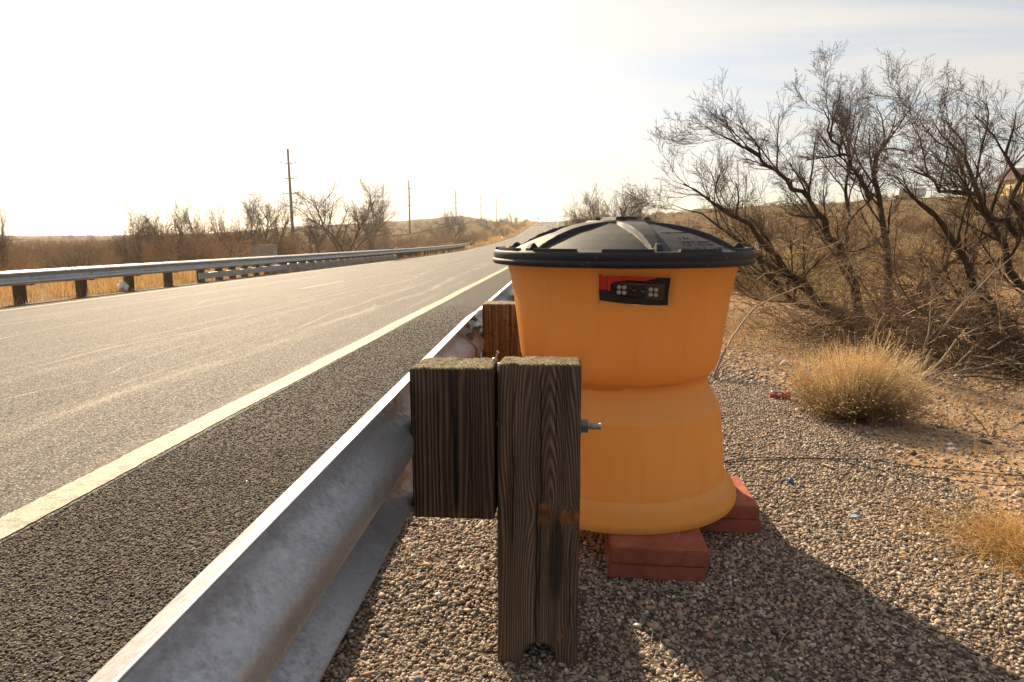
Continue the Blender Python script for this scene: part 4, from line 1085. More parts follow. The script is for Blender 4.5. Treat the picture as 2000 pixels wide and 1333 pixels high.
# low dead tangle under and between the two trees
def tangle(name, label, cat, boxes, cnt, seed, m, lenr=(.35, 1.0), r=.006):
    g = np.random.RandomState(seed); cfg = dict(pts=[8, 5, 4], wig=[.20, .28, .3], up=[-.01, .02, .02], tip=.35, n=[4, 2], t0=[.2, .2], ang=[(.4, 1.2), (.4, 1.2)], len=[(.3, .6), (.3, .6)], rmin=.0022)
    st = [[], [], []]
    for i in range(cnt):
        (x0, x1, y0, y1, Y0, Y1) = boxes[g.randint(len(boxes))]
        Y = g.uniform(Y0, Y1); p = at_depth(g.uniform(x0, x1), g.uniform(y0, y1), Y); p.z = max(p.z, float(land_z(p.x, Y))+.02)
        a_ = g.uniform(0, 6.283); d = np.array([math.cos(a_), math.sin(a_)*.8, g.uniform(-.1, .6)])
        grow(g, st, p, d, g.uniform(*lenr), g.uniform(.5, 1.4)*r, 0, cfg)
    b = ground((boxes[0][0]+boxes[0][1])/2, boxes[0][3]); o3 = np.array(b)
    L = [(P-o3, R) for lv in st for P, R in lv]
    for P, R in L: P[:, 2] = np.maximum(P[:, 2], land_z(P[:, 0]+o3[0], P[:, 1]+o3[1])+.004-o3[2])
    o = link(name, tubes_mesh(name, L, 3), None, [m]); o.location = b; tag(o, label, cat, kind='stuff')
tangle('dead_branch_tangle', 'tangle of dry crossing branches and twigs lying under the bare trees', 'branches', [(1470, 2000, 470, 640, 7.2, 9.2), (1750, 2040, 560, 760, 5.6, 7.4), (1430, 1720, 430, 600, 8.5, 10.5), (1500, 1900, 610, 700, 6.5, 8)], 850, 3, M_low)
tangle('dead_branch_tangle', 'darker mass of fallen sticks at the foot of the bare trees', 'branches', [(1600, 2000, 600, 720, 6.6, 8.6), (1850, 2050, 640, 790, 5.2, 6.4)], 220, 8, M_twig, (.4, 1.2), .008)

def shrub_px(name, label, stems, seed, m, cfg=None, cat='shrub'):
    g = np.random.RandomState(seed); cfg = cfg or dict(pts=[9, 6, 5, 4], wig=[.1, .22, .28, .3], up=[.02, .03, .02, .02], tip=.35, n=[5, 3, 2], t0=[.3, .2, .2], ang=[(.3, .9), (.4, 1.0), (.4, 1.0)], len=[(.3, .5), (.35, .6), (.4, .6)], rmin=.0013)
    st = [[] for _ in cfg['pts']]
    for pts, r0, r1 in stems:
        P, R, L = limb_px(pts, r0, r1, cfg['pts'][0], .008, g); st[0].append((P, R)); spawn(g, st, P, R, L, 0, cfg)
    b = at_depth(*stems[0][0][0]); b.z = float(land_z(b.x, b.y)); o3 = np.array(b)
    e = empty(name, b, label, cat)
    for st0 in st[0]: link('stem', tubes_mesh('stem', [(st0[0]-o3, st0[1])], 6), e, [m])
    link('twigs', tubes_mesh('twigs', [(P-o3, R) for lv in st[1:] for P, R in lv], 3), e, [m]); return e
Y1 = ground(1795, 742).y
shrub_px('pale_dead_shrub', 'pale leafless shrub with long zigzag stems rising right of the straw bush',
         [([(1795, 742, Y1), (1806, 690, Y1), (1845, 640, Y1), (1880, 590, Y1), (1905, 560, Y1+.1), (1950, 535, Y1+.2), (2000, 480, Y1+.3)], .010, .003),
          ([(1798, 742, Y1), (1800, 700, Y1-.1), (1815, 650, Y1-.1), (1822, 600, Y1-.1), (1818, 550, Y1)], .009, .002),
          ([(1800, 744, Y1), (1830, 715, Y1+.1), (1862, 665, Y1+.1), (1905, 640, Y1+.1), (1960, 622, Y1+.2)], .010, .003),
          ([(1800, 746, Y1), (1850, 730, Y1), (1890, 700, Y1-.1), (1900, 670, Y1-.2), (1940, 650, Y1-.2)], .008, .0025),
          ([(1802, 747, Y1), (1870, 725, Y1-.2), (1930, 715, Y1-.2), (1990, 700, Y1-.3)], .007, .002)], 5, M_pale)
Y2 = ground(1398, 742).y
shrub_px('dead_sapling', 'thin pale dead sapling standing just behind the right side of the yellow barrel',
         [([(1390, 745, Y2), (1415, 690, Y2), (1435, 650, Y2), (1450, 605, Y2), (1475, 596, Y2), (1520, 580, Y2), (1560, 560, Y2+.1), (1610, 538, Y2+.2)], .009, .0025),
          ([(1392, 742, Y2), (1420, 700, Y2), (1450, 685, Y2), (1480, 672, Y2)], .006, .002), ([(1391, 735, Y2), (1425, 705, Y2+.1), (1470, 690, Y2+.1), (1540, 700, Y2+.2)], .005, .0015)], 6, M_pale)
Y3 = ground(1935, 856).y
shrub_px('dead_seedling', 'small dead branching seedling on the dirt at the right edge', [([(1935, 858, Y3), (1938, 838, Y3), (1960, 838, Y3), (2000, 840, Y3)], .006, .002), ([(1935, 856, Y3), (1915, 820, Y3), (1890, 800, Y3), (1870, 780, Y3)], .004, .0015), ([(1937, 850, Y3), (1955, 815, Y3), (1990, 780, Y3)], .004, .0012)], 7, M_pale)
shrub_px('dead_weed', 'thin leafless weed by the near guardrail beyond the barrel, seen against the far road',
         [([(1088, 520, 7.0), (1085, 480, 7.0), (1080, 455, 7.0), (1066, 425, 7.0)], .004, .001), ([(1088, 500, 7.0), (1078, 462, 7.0), (1062, 438, 7.0)], .003, .001), ([(1088, 490, 7.0), (1090, 462, 7.0), (1084, 440, 7.0)], .003, .001)], 9, M_twig)

# --- prototypes for trees and shrubs farther off
def proto_tree(seed, H=5.0, stems=4, lean=.5, dens=1.0):
    g = np.random.RandomState(seed); cfg = dict(MESQ); cfg['pts'] = [9, 6, 5, 4]; cfg['n'] = [int(11*dens), int(9*dens), int(7*dens)]; cfg['len'] = [(.4, .7), (.45, .75), (.45, .75)]; cfg['rmin'] = .0065; cfg['cap'] = [.10, .036, .014, .0080]; cfg['ang'] = [(.35, .8), (.3, .8), (.35, .9)]
    cfg['up'] = [.02, .03, .03, .02]; cfg['wig'] = [.15, .18, .22, .26]
    st = [[] for _ in range(4)]
    for i in range(stems):
        a_ = i*6.283/stems+g.uniform(-.5, .5); d = (math.cos(a_)*lean, math.sin(a_)*lean, 1)
        grow(g, st, (0, 0, -.2), d, H*g.uniform(.75, .95), .085, 0, cfg)
    return tubes_mesh('trunk', st[0]+st[1], 5), tubes_mesh('crown', st[2]+st[3], 3)
def proto_shrub(seed, H=2.0, stems=26, spread=.75, rmin=.007, nn=(6, 4)):
    g = np.random.RandomState(seed); cfg = dict(pts=[6, 5, 4], wig=[.10, .16, .2], up=[.02, .03, .03], tip=.4, n=list(nn), t0=[.25, .2], ang=[(.25, .8), (.3, .9)], len=[(.35, .6), (.4, .6)], rmin=rmin)
    st = [[], [], []]
    for i in range(stems):
        a_ = g.uniform(0, 6.283); q = spread*math.sqrt(g.uniform(0, 1)); d = (math.cos(a_)*q, math.sin(a_)*q, 1)
        grow(g, st, (math.cos(a_)*.12, math.sin(a_)*.12, -.08), d, H*g.uniform(.6, .98)*(1.05-.25*q), .015, 0, cfg)
    return tubes_mesh('twigs', [x for lv in st for x in lv], 3)
PT = [proto_tree(100, stems=4, lean=.6), proto_tree(101, stems=5, lean=.9), proto_tree(102, stems=3, lean=.45, dens=1.1), proto_tree(103, stems=4, lean=.75)]
for a_, b_ in PT: a_.materials.append(M_farbark.mt); b_.materials.append(M_farbark.mt)
def dims(me_):
    c_ = np.empty(len(me_.vertices)*3); me_.vertices.foreach_get('co', c_); c_ = c_.reshape(-1, 3); return np.percentile(c_[:, 2], 97.5), np.percentile(np.hypot(c_[:, 0], c_[:, 1]), 90)
PTD = [dims(b_) for a_, b_ in PT]
def place_tree(k, px_, top, Y, hw, label, rz=0.0, group=None, ms=1.0):
    p = at_depth(px_, top, Y); zb = float(land_z(p.x, Y)); e = empty('bare_tree', (p.x, Y, zb), label, 'tree', group, rz)
    zm, wm = PTD[k]; H = (p.z-zb)/zm; W_ = hw*Y/1300/wm
    for nm_, me_ in zip(('trunk', 'crown'), PT[k]): link(nm_, me_, e)
    e.scale = (W_*1.3, W_*1.3, H); return e
place_tree(0, 672, 358, 50, 88, 'largest dark bare tree behind the far guardrail, just right of the nearest utility pole', 1.0)
place_tree(2, 722, 376, 56, 45, 'slim bare tree leaning right against the largest one behind the guardrail', 2.2)
place_tree(3, 505, 383, 38, 62, 'bare tree directly behind the rounded bridge end block', .3)
place_tree(2, 452, 393, 39, 42, 'narrow bare tree left of the one behind the bridge end block', 2.0)
place_tree(1, 398, 400, 42, 48, 'low spreading bare tree above the far guardrail, left of the narrow one', 3.0)
place_tree(3, 325, 405, 34, 50, 'bushy bare tree in the thicket above the middle of the far guardrail', 4.0)
place_tree(1, 268, 418, 31, 48, 'bare tree at the left end of the thicket above the guardrail', 5.0)
place_tree(0, -32, 398, 21, 40, 'bare tree reaching in at the left edge of the picture', 1.7)
place_tree(1, 888, 414, 102, 42, 'rounded dark bare tree in front of the third utility pole', .9)
place_tree(2, 612, 418, 47, 45, 'small bare tree between the nearest pole and the largest tree', 2.9)
place_tree(3, 1188, 370, 52, 58, 'taller bare tree right behind the barrel lid, crooked trunk', .4)
place_tree(1, 1152, 397, 52, 45, 'lower bare tree left of the crooked one behind the barrel lid', 2.4)
place_tree(0, 1236, 376, 50, 50, 'bare tree right of the crooked one behind the barrel lid', 3.3)
place_tree(2, 1003, 417, 210, 14, 'tiny round bare tree on the verge near the road crest', 3.3)
place_tree(3, 962, 424, 190, 24, 'far bare trees clump above the orange pennant sign', 1.3)

PS = [proto_shrub(200), proto_shrub(201, spread=1.1), proto_shrub(202, stems=34, spread=.9), proto_shrub(203, stems=20, spread=.6)]
for q in PS: q.materials.append(M_farbrush.mt)
PG = [q.copy() for q in PS[:2]]
for q in PG: q.materials.clear(); q.materials.append(M_greenbrush.mt)
gs = np.random.RandomState(77)
def place_shrub(me_, X, Y, H, W_, label, group):
    e = bpy.data.objects.new('desert_shrub', me_); COL.objects.link(e); e.location = (X, Y, float(land_z(X, Y))-.02); e.rotation_euler = (0, 0, gs.uniform(0, 6.28)); e.scale = (W_/2.6, W_/2.6, H/2.0)
    return tag(e, label, 'shrub', group)
# thicket behind the far guardrail
for i in range(190):
    Y = gs.uniform(14, 80); X = -gs.uniform(15.5, 17+.75*Y)
    px_ = VX+1306*X/Y
    if px_ < -260: continue
    e_top = np.interp(px_, [-200, 60, 200, 300, 450, 600, 750, 900], [470, 470, 452, 430, 432, 442, 452, 448])
    Hm = (VY-e_top+gs.uniform(-22, 8))/1300*Y+EYE-float(land_z(X, Y)); H = float(np.clip(Hm, .9, 3.6))*gs.uniform(.75, 1.0)
    grn = gs.uniform() < .22
    place_shrub((PG if grn else PS)[gs.randint(2 if grn else 4)], X, Y, H, H*gs.uniform(.9, 1.6), 'greenish grey desert shrub in the thicket behind the far guardrail' if grn else 'leafless brown desert shrub in the thicket behind the far guardrail', 'greenish shrubs behind the far guardrail' if grn else 'brown shrubs behind the far guardrail')
# bank left of the far road
for (px_, Y, top, hw) in ((835, 85, 452, 34), (868, 90, 446, 30), (915, 95, 448, 34), (945, 120, 446, 26), (930, 110, 455, 22), (985, 150, 436, 20), (965, 150, 442, 22), (1012, 190, 436, 12), (1022, 220, 432, 9), (800, 80, 458, 30), (770, 70, 462, 30), (900, 95, 466, 30), (850, 70, 476, 24)):
    p = at_depth(px_, top, Y); zb = float(land_z(p.x, Y)); place_shrub(PS[gs.randint(4)], p.x, Y, max(p.z-zb, .8)*1.05, 2*hw*Y/1300, 'brown shrub on the bank left of the climbing road', 'shrubs on the bank left of the road')
for (px_, Y, top, hw, lab) in ((1128, 55, 416, 30, 'dense brown shrub left of the bare trees behind the barrel lid'), (1165, 50, 424, 30, 'brown shrub at the foot of the bare trees behind the barrel lid'), (1003, 172, 450, 8, 'small green shrub on the verge right of the pennant sign')):
    p = at_depth(px_, top, Y); zb = float(land_z(p.x, Y)); place_shrub(PS[2] if 'green' not in lab else PG[0], p.x, Y, max(p.z-zb, .6)*1.05, 2*hw*Y/1300, lab, None)
# slope on the right
for i in range(130):
    Y = gs.uniform(11, 95); X = gs.uniform(.10, .85)*Y+gs.uniform(-1, 2)
    if X < 3 or Y < 15: continue
    grn = gs.uniform() < .18
    H = gs.uniform(.6, 1.7)*np.interp(Y, [10, 30, 90], [.7, 1, 1.1])
    place_shrub((PG if grn else PS)[gs.randint(2 if grn else 4)], X, Y, H, H*gs.uniform(1.1, 1.9), 'greenish shrub on the slope behind the bare trees' if grn else 'brown leafless shrub on the slope behind the bare trees', 'greenish shrubs on the right slope' if grn else 'brown shrubs on the right slope')
lush = [q.copy() for q in PS[:2]]
for q in lush: q.materials.clear(); q.materials.append(M_lush.mt)
for (px_, py_, Y, H, W_, lab) in ((1560, 520, 13.5, 1.25, 2.6, 'yellow green shrub seen through the left trunks of the wide bare tree'), (1500, 530, 14.5, 1.1, 2.4, 'yellow green shrub just right of the barrel lid behind the bare tree'), (1625, 510, 15, 1.0, 1.8, 'yellow green shrub farthest right behind the wide bare tree')):
    p = at_depth(px_, py_, Y); place_shrub(lush[gs.randint(2)], p.x, Y, H, W_, lab, None)
p = at_depth(1722, 384, 168); place_shrub(PG[1], p.x, 168, 2.4, 6.0, 'dark green bush on the ridge left of the white trailer', None)
p = at_depth(1900, 378, 152); place_shrub(PG[0], p.x, 152, 1.8, 6.0, 'dark bush on the ridge left of the yellow house', None)

# scrub on the far slopes: too far to tell one from another
pv = proto_shrub(300, H=1.0, stems=9, rmin=.03, nn=(3, 2)); nv = len(pv.vertices); cv = np.empty(nv*3); pv.vertices.foreach_get('co', cv); cv = cv.reshape(-1, 3)
fv = np.array([p.vertices[:] for p in pv.polygons])
def scatter_scrub(name, pts, m, smin, smax):
    V, F = [], []
    for i, (X, Y) in enumerate(pts):
        s = gs.uniform(smin, smax)*np.interp(math.hypot(X, Y), [40, 300], [1, 1.6]); a_ = gs.uniform(0, 6.28); ca_, sa_ = math.cos(a_), math.sin(a_)
        w = s*1.2; V.append(np.stack([X+w*(cv[:, 0]*ca_-cv[:, 1]*sa_), Y+w*(cv[:, 0]*sa_+cv[:, 1]*ca_), float(land_z(X, Y))+s*cv[:, 2]], 1)); F.append(fv+i*nv)
    o = link(name, mesh_arrays(name, np.concatenate(V), np.concatenate(F), True), None, [m]); tag(o, kind='stuff'); return o
pts = []
while len(pts) < 1500:
    Y = 60+330*gs.uniform()**1.3; X = gs.uniform(-1.1, .9)*Y
    if -15 < X < 6: continue
    pts.append((X, Y))
o = scatter_scrub('hillside_scrub', pts, M_farbrush, .6, 1.5); tag(o, 'low brown scrub scattered over the far slopes on both sides', 'scrub')

# ---------------------------------------------------------------- straw-coloured flowering bush
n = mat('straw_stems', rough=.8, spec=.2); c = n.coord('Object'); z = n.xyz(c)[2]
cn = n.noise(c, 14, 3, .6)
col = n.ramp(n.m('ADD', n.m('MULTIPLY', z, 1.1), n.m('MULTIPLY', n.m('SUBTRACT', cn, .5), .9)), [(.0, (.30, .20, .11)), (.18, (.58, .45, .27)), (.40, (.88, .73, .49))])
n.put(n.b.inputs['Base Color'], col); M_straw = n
tr = n.new('ShaderNodeBsdfTranslucent'); n.put(tr.inputs['Color'], col); mx = n.new('ShaderNodeMixShader'); mx.inputs[0].default_value = .5
n.l.new(n.b.outputs[0], mx.inputs[1]); n.l.new(tr.outputs[0], mx.inputs[2]); n.l.new(mx.outputs[0], n.n['Material Output'].inputs['Surface'])
M_flower = mat('dry_flower_heads', (.55, .40, .22), .85, spec=.15)
g = np.random.RandomState(9); bb = ground(1672, 818); L = []; heads = []
for i in range(2300):
    a_ = g.uniform(0, 6.283); q = g.uniform(0, 1)**.55; an = q*1.42; Ls = g.uniform(.32, .52)*(1-.04*q)*(1+.16*math.sin(a_*2+1)+.1*math.sin(a_*5))
    if g.uniform() < .3: Ls *= g.uniform(.5, .9)
    d = (math.cos(a_)*math.sin(an), math.sin(a_)*math.sin(an), math.cos(an))
    P, R, dl = limb(g, (math.cos(a_)*.07*q, math.sin(a_)*.07*q, 0), d, Ls, g.uniform(.0010, .0016), 6, .07, .05, .5); L.append((P, R))
    if Ls > .36:
        for j in range(g.randint(2, 5)):
            k = g.randint(2, 5); P2, R2, d2 = limb(g, P[k], (P[k+1]-P[k])/np.linalg.norm(P[k+1]-P[k])+g.normal(0, .4, 3), Ls*g.uniform(.18, .38), .0009, 4, .08, .05, .6); L.append((P2, R2))
            if g.uniform() < .33: heads.append(P2[-1])
        if g.uniform() < .35: heads.append(P[-1])
e = empty('straw_bush', bb, 'rounded straw coloured bush with small dry flower heads on the gravel right of the barrel', 'bush')
o = link('stems', tubes_mesh('stems', L, 3), e, [M_straw]); o.scale = (.80, .80, .86)
ico = bmesh.new(); bmesh.ops.create_icosphere(ico, subdivisions=1, radius=1); iv = np.array([q.co[:] for q in ico.verts]); ifc = np.array([[v.index for v in f.verts] for f in ico.faces]); ico.free()
V, F = [], []
for i, h in enumerate(heads):
    V.append(iv*np.array([1, 1, .6])*g.uniform(.0038, .0072)*(1+g.normal(0, .18, (len(iv), 1)))+h); F.append(ifc+i*len(iv))
o = link('flower_heads', mesh_arrays('flower_heads', np.concatenate(V), np.concatenate(F), True), e, [M_flower]); o.scale = (.80, .80, .86); tag(o, kind='stuff')
# ---------------------------------------------------------------- gravel: loose stones
def ico(sub):
    b = bmesh.new(); bmesh.ops.create_icosphere(b, subdivisions=sub, radius=1); v = np.array([q.co[:] for q in b.verts]); f = np.array([[x.index for x in q.verts] for q in b.faces]); b.free(); return v, f
def stones(name, X, Y, S, m, sub, seed, zf, flat=(.45, .8), sink=.3, parent=None, smoothed=True, rough=.16):
    g = np.random.RandomState(seed); v, f = ico(sub); N = len(X); nv_ = len(v)
    ang = g.uniform(0, 6.283, N); tilt = g.normal(0, .30, (N, 2)); ax = g.uniform(.75, 1.35, N); az = g.uniform(*flat, N)
    V = v[None]*(1+g.normal(0, rough, (N, nv_, 1)))
    V = V*np.stack([ax, 1/ax, az], 1)[:, None, :]*S[:, None, None]
    z0 = V[:, :, 2]+V[:, :, 0]*tilt[:, None, 0]+V[:, :, 1]*tilt[:, None, 1]
    c_, s_ = np.cos(ang)[:, None], np.sin(ang)[:, None]
    x1 = V[:, :, 0]*c_-V[:, :, 1]*s_+X[:, None]; y1 = V[:, :, 0]*s_+V[:, :, 1]*c_+Y[:, None]
    zz0 = z0+(zf(X, Y)+S*az*(1-sink*2)+g.uniform(-.003, .002, N))[:, None]
    P = np.stack([x1, y1, zz0], -1).reshape(-1, 3); F = (f[None]+(np.arange(N)*nv_)[:, None, None]).reshape(-1, 3)
    me_ = mesh_arrays(name, P, F, smoothed)
    at = me_.attributes.new('tone', 'FLOAT', 'POINT'); at.data.foreach_set('value', np.repeat(g.uniform(0, 1, N), nv_).astype(np.float32))
    return tag(link(name, me_, parent, [m]), kind='stuff')
def stone_material(name, stops, seed=0):
    n = mat(name, rough=.75, spec=.3); c = n.coord('Object'); tn = n.attr('tone')
    col = n.ramp(tn, stops); ns = n.noise(c, 140, 3, .7)
    col = n.mix(n.mr(ns, .4, .7, 0, .35), col, (.09, .07, .055))
    n.put(n.b.inputs['Base Color'], col); n.put(n.b.inputs['Normal'], n.bump(ns, .35, .002)); return n
M_peb = stone_material('river_pebbles', [(0, (.060, .048, .038)), (.16, (.17, .135, .105)), (.36, (.31, .245, .18)), (.52, (.43, .33, .235)), (.66, (.21, .17, .14)), (.80, (.52, .43, .33)), (.90, (.36, .18, .11)), (.94, (.17, .175, .165)), (1, (.78, .71, .60))])
M_chip = stone_material('road_chippings', [(0, (.048, .038, .030)), (.4, (.085, .068, .053)), (.75, (.122, .099, .077)), (.95, (.18, .148, .115)), (1, (.32, .27, .215))])
gp = np.random.RandomState(4)
def padz(X, Y): return np.maximum(land_z(X, Y), -.05)+.004
def sample(x0, x1, y0, y1, dens, keep):
    N = int((x1-x0)*(y1-y0)*dens); X = gp.uniform(x0, x1, N); Y = gp.uniform(y0, y1, N); k = keep(X, Y); return X[k], Y[k]
infr = lambda X, Y: (X/Y > -.75) & (X/Y < .78)
keep = lambda X, Y: infr(X, Y) & (X < pad_edge(Y)+gp.normal(0, .08, len(X))) & (X > -.60)
X, Y = sample(-.6, 1.9, .75, 2.4, 16000, keep); stones('pebbles', X, Y, gp.uniform(.0028, .0068, len(X))*(1+.8*(gp.uniform(0, 1, len(X)) > .95)), M_peb, 1, 1, padz)
bpy.context.view_layer.objects
X, Y = sample(-.6, 2.2, 2.4, 4.6, 9500, keep); stones('pebbles', X, Y, gp.uniform(.0036, .0076, len(X)), M_peb, 1, 2, padz, rough=.2)
X, Y = sample(-.6, 2.2, 4.6, 9.0, 900, keep); stones('pebbles', X, Y, gp.uniform(.008, .016, len(X)), M_peb, 1, 3, padz)
X, Y = sample(.9, 7.5, 1.2, 11, 1500, lambda X, Y: infr(X, Y) & (X > pad_edge(Y)-.1) & (gp.uniform(0, 1, len(X)) < np.exp(-(X-pad_edge(Y))*.28)))
stones('dirt_stones', X, Y, gp.uniform(.004, .011, len(X))*(1+.9*(gp.uniform(0, 1, len(X)) > .96)), M_peb, 1, 4, lambda X, Y: land_z(X, Y))
# chippings of the shoulder surface
X, Y = sample(-1.88, -.58, .7, 3.0, 17000, lambda X, Y: (X/Y > -1.35)); stones('road_chippings', X, Y, gp.uniform(.0030, .0052, len(X)), M_chip, 1, 5, lambda X, Y: road_z(X, Y)-.003, sink=.42, rough=.2)
X, Y = sample(-1.88, -.58, 3.0, 10.0, 6000, lambda X, Y: gp.uniform(0, 1, len(X)) < 1.15-(Y-3)/6.2); stones('road_chippings', X, Y, gp.uniform(.0036, .0062, len(X)), M_chip, 1, 6, lambda X, Y: road_z(X, Y)-.003, sink=.42)

# ---------------------------------------------------------------- dry grass
def grass_material(name, a, b):
    n = mat(name, rough=.8, spec=.2); col = n.ramp(n.attr('tone'), [(0, a), (1, b)]); n.put(n.b.inputs['Base Color'], col)
    tr = n.new('ShaderNodeBsdfTranslucent'); n.put(tr.inputs['Color'], col); mx = n.new('ShaderNodeMixShader'); mx.inputs[0].default_value = .45
    n.l.new(n.b.outputs[0], mx.inputs[1]); n.l.new(tr.outputs[0], mx.inputs[2]); n.l.new(mx.outputs[0], n.n['Material Output'].inputs['Surface']); return n
M_gold = grass_material('golden_dry_grass', (.28, .15, .05), (.60, .40, .16))
M_tan = grass_material('tan_dry_grass', (.20, .13, .07), (.46, .33, .18))
def grass(name, X, Y, H, m, seed, wdt=.004, lean=.5, label=None, arch=.3, zf=land_z):
    g = np.random.RandomState(seed); N = len(X); a_ = g.uniform(0, 6.283, N); ln = np.abs(g.normal(0, lean, N)); f = g.uniform(0, 3.14, N)
    Z = zf(X, Y)-.01; dx, dy = np.cos(a_), np.sin(a_); w = wdt*g.uniform(.6, 1.4, N); wx, wy = np.cos(f)*w/2, np.sin(f)*w/2
    P = []
    for t_, ww in ((0, 1), (.5, .8), (1, .12)):
        hx = H*ln*(t_*.6+arch*t_*t_); hz_ = H*(t_-.25*ln*t_*t_)
        for s in (-1, 1): P.append(np.stack([X+dx*hx+s*wx*ww, Y+dy*hx+s*wy*ww, Z+np.maximum(hz_, 0.01)], 1))
    P = np.stack(P, 1).reshape(-1, 3); b = (np.arange(N)*6)[:, None]
    F = np.concatenate([b+np.array([0, 1, 3, 2]), b+np.array([2, 3, 5, 4])])
    me_ = mesh_arrays(name, P, F, False); at = me_.attributes.new('tone', 'FLOAT', 'POINT'); at.data.foreach_set('value', np.repeat(np.clip(g.normal(.5, .3, N), 0, 1), 6).astype(np.float32))
    o = link(name, me_, None, [m]); tag(o, label, 'grass' if label else None, kind='stuff'); return o
def clumps(x0, x1, y0, y1, nc, per, rad, keep=None):
    cx = gp.uniform(x0, x1, nc); cy = gp.uniform(y0, y1, nc)
    if keep is not None: k = keep(cx, cy); cx, cy = cx[k], cy[k]
    s = gp.uniform(.4, 1.2, len(cx)); r = np.repeat(rad*s, per); X = np.repeat(cx, per)+gp.normal(0, 1, len(cx)*per)*r; Y = np.repeat(cy, per)+gp.normal(0, 1, len(cx)*per)*r
    return X, Y, np.repeat(s, per)
# verge behind the far guardrail
X, Y, s = clumps(-16.5, -11.75, 8, 56, 620, 55, .16); grass('verge_grass', X, Y, s*gp.uniform(.18, .55, len(X)), M_gold, 1, .010, .45, 'golden dry grass growing under and behind the far guardrail')
X = -gp.uniform(0, 1, 16000)**1.5*5-11.7; Y = gp.uniform(8, 60, 16000); grass('verge_grass', X, Y, gp.uniform(.06, .28, 16000), M_tan, 2, .012, .6, 'short tan grass on the verge beyond the road')
# golden bank on the left of the climbing road
Y = 60+260*gp.uniform(0, 1, 26000); X = -11.7-gp.uniform(0, 1, 26000)*np.interp(Y, [60, 120, 300], [5, 8, 9]); grass('bank_grass', X, Y, gp.uniform(.2, .6, 26000)*np.interp(Y, [60, 300], [.8, 1.3]), M_gold, 3, .05, .5, 'golden grass strip on the bank left of the climbing road')
Y = 120+220*gp.uniform(0, 1, 7000); X = 1.0+gp.uniform(0, 1, 7000)*5; grass('bank_grass', X, Y, gp.uniform(.3, .7, 7000), M_gold, 4, .05, .5, 'golden grass on the right verge near the crest')
# right: sparse dry grass round the trees
X, Y, s = clumps(1.3, 11, 4.8, 15, 520, 42, .15, lambda x, y: (x/y < .95) & (x > 1.2+.05*y) & (y > 5.2)); grass('dry_grass', X, Y, s*gp.uniform(.08, .30, len(X)), M_tan, 5, .004, .8, 'thin tan grass on the dirt around the bare trees')
X, Y, s = clumps(4, 34, 12, 42, 700, 40, .35, lambda x, y: (x/y < 1.0) & (x/y > .12)); grass('dry_grass', X, Y, s*gp.uniform(.15, .5, len(X)), M_gold, 6, .013, .7, 'dry golden grass patches on the slope behind the bare trees')
X, Y, s = clumps(1.2, 4.2, 1.9, 5.4, 120, 9, .05, lambda x, y: (x > pad_edge(y)+.0)); grass('dry_grass', X, Y, s*gp.uniform(.04, .16, len(X)), M_tan, 7, .0022, .9, 'sparse wisps of dry grass on the dirt beside the gravel')
X, Y, s = clumps(1.5, 8, 2.8, 8.5, 520, 26, .09, lambda x, y: (x > pad_edge(y)+.15) & (x/y < .9)); grass('dry_grass', X, Y, s*gp.uniform(.03, .15, len(X)), M_gold, 17, .0026, .9, 'low straw coloured grass over the sandy bank right of the gravel')
# the golden tuft at the right edge
b0 = ground(2010, 1085); N = 1500; X = b0.x+gp.normal(0, .09, N); Y = b0.y+gp.normal(0, .09, N)
o = grass('grass_tuft', X, Y, gp.uniform(.05, .17, N), M_gold, 8, .0026, 2.2, None, .8); del o['kind']; tag(o, 'flattened golden grass tuft at the right edge beside the gravel', 'grass tuft')
for (px_, py_, lab) in ((1300, 1330, 'x'),):
    pass
# twig litter
g = np.random.RandomState(14); L = []
for i in range(950):
    Y = g.uniform(1.1, 10) if i > 130 else g.uniform(1.2, 4); X = g.uniform(-.3, .75)*Y if i > 130 else g.uniform(-.1, .6)*Y
    if Y > 4 and X < 1.0: continue
    if math.hypot(X-BX, Y-BY) < .5: continue
    l = g.uniform(.03, .11)*(1 if Y < 4 else 2.6); a_ = g.uniform(0, 6.28); P, R, d = limb(g, (X, Y, 0), (math.cos(a_), math.sin(a_), 0), l, g.uniform(.0008, .0016)*(1 if Y < 4 else 2), 5, .18, 0, .5)
    zz_ = padz(P[:, 0], P[:, 1]) if X < pad_edge(Y) else land_z(P[:, 0], P[:, 1])
    P[:, 2] = zz_+.012+np.abs(g.normal(0, .004, 5)); L.append((P, R))
tag(link('twig_litter', tubes_mesh('twig_litter', L, 3), None, [M_pale]), 'small pale twigs scattered over gravel and dirt', 'twigs', kind='stuff')

# ---------------------------------------------------------------- single small things
def on_pad(px, py, lift=0.0):
    w = un(px, py, 0.0); q = ground(px, py); return Vector((q.x, q.y, max(q.z, -.05)+lift))
def ground_line(name, label, cat, pxs, r, m, npt=60, lift=.014, jit=.004, seed=1, n_=5):
    W_ = np.array([on_pad(*q) for q in pxs]); d = np.r_[0, np.cumsum(np.linalg.norm(np.diff(W_, axis=0), axis=1))]; t_ = np.linspace(0, d[-1], npt)
    P = np.stack([np.interp(t_, d, W_[:, i]) for i in range(3)], 1); k = np.ones(5)/5
    for i in range(2): P[:, i] = np.convolve(np.pad(P[:, i], 2, 'edge'), k, 'valid')
    g = np.random.RandomState(seed); P[:, 2] += lift+.004*np.sin(t_*9+seed)+g.normal(0, .0006, npt)
    o3 = P[0].copy(); o = link(name, tubes_mesh(name, [(P-o3, np.full(npt, r))], n_), None, [m]); o.location = o3; return tag(o, label, cat)
M_cable = mat('black_rubber_cable', (.06, .05, .04), .5)
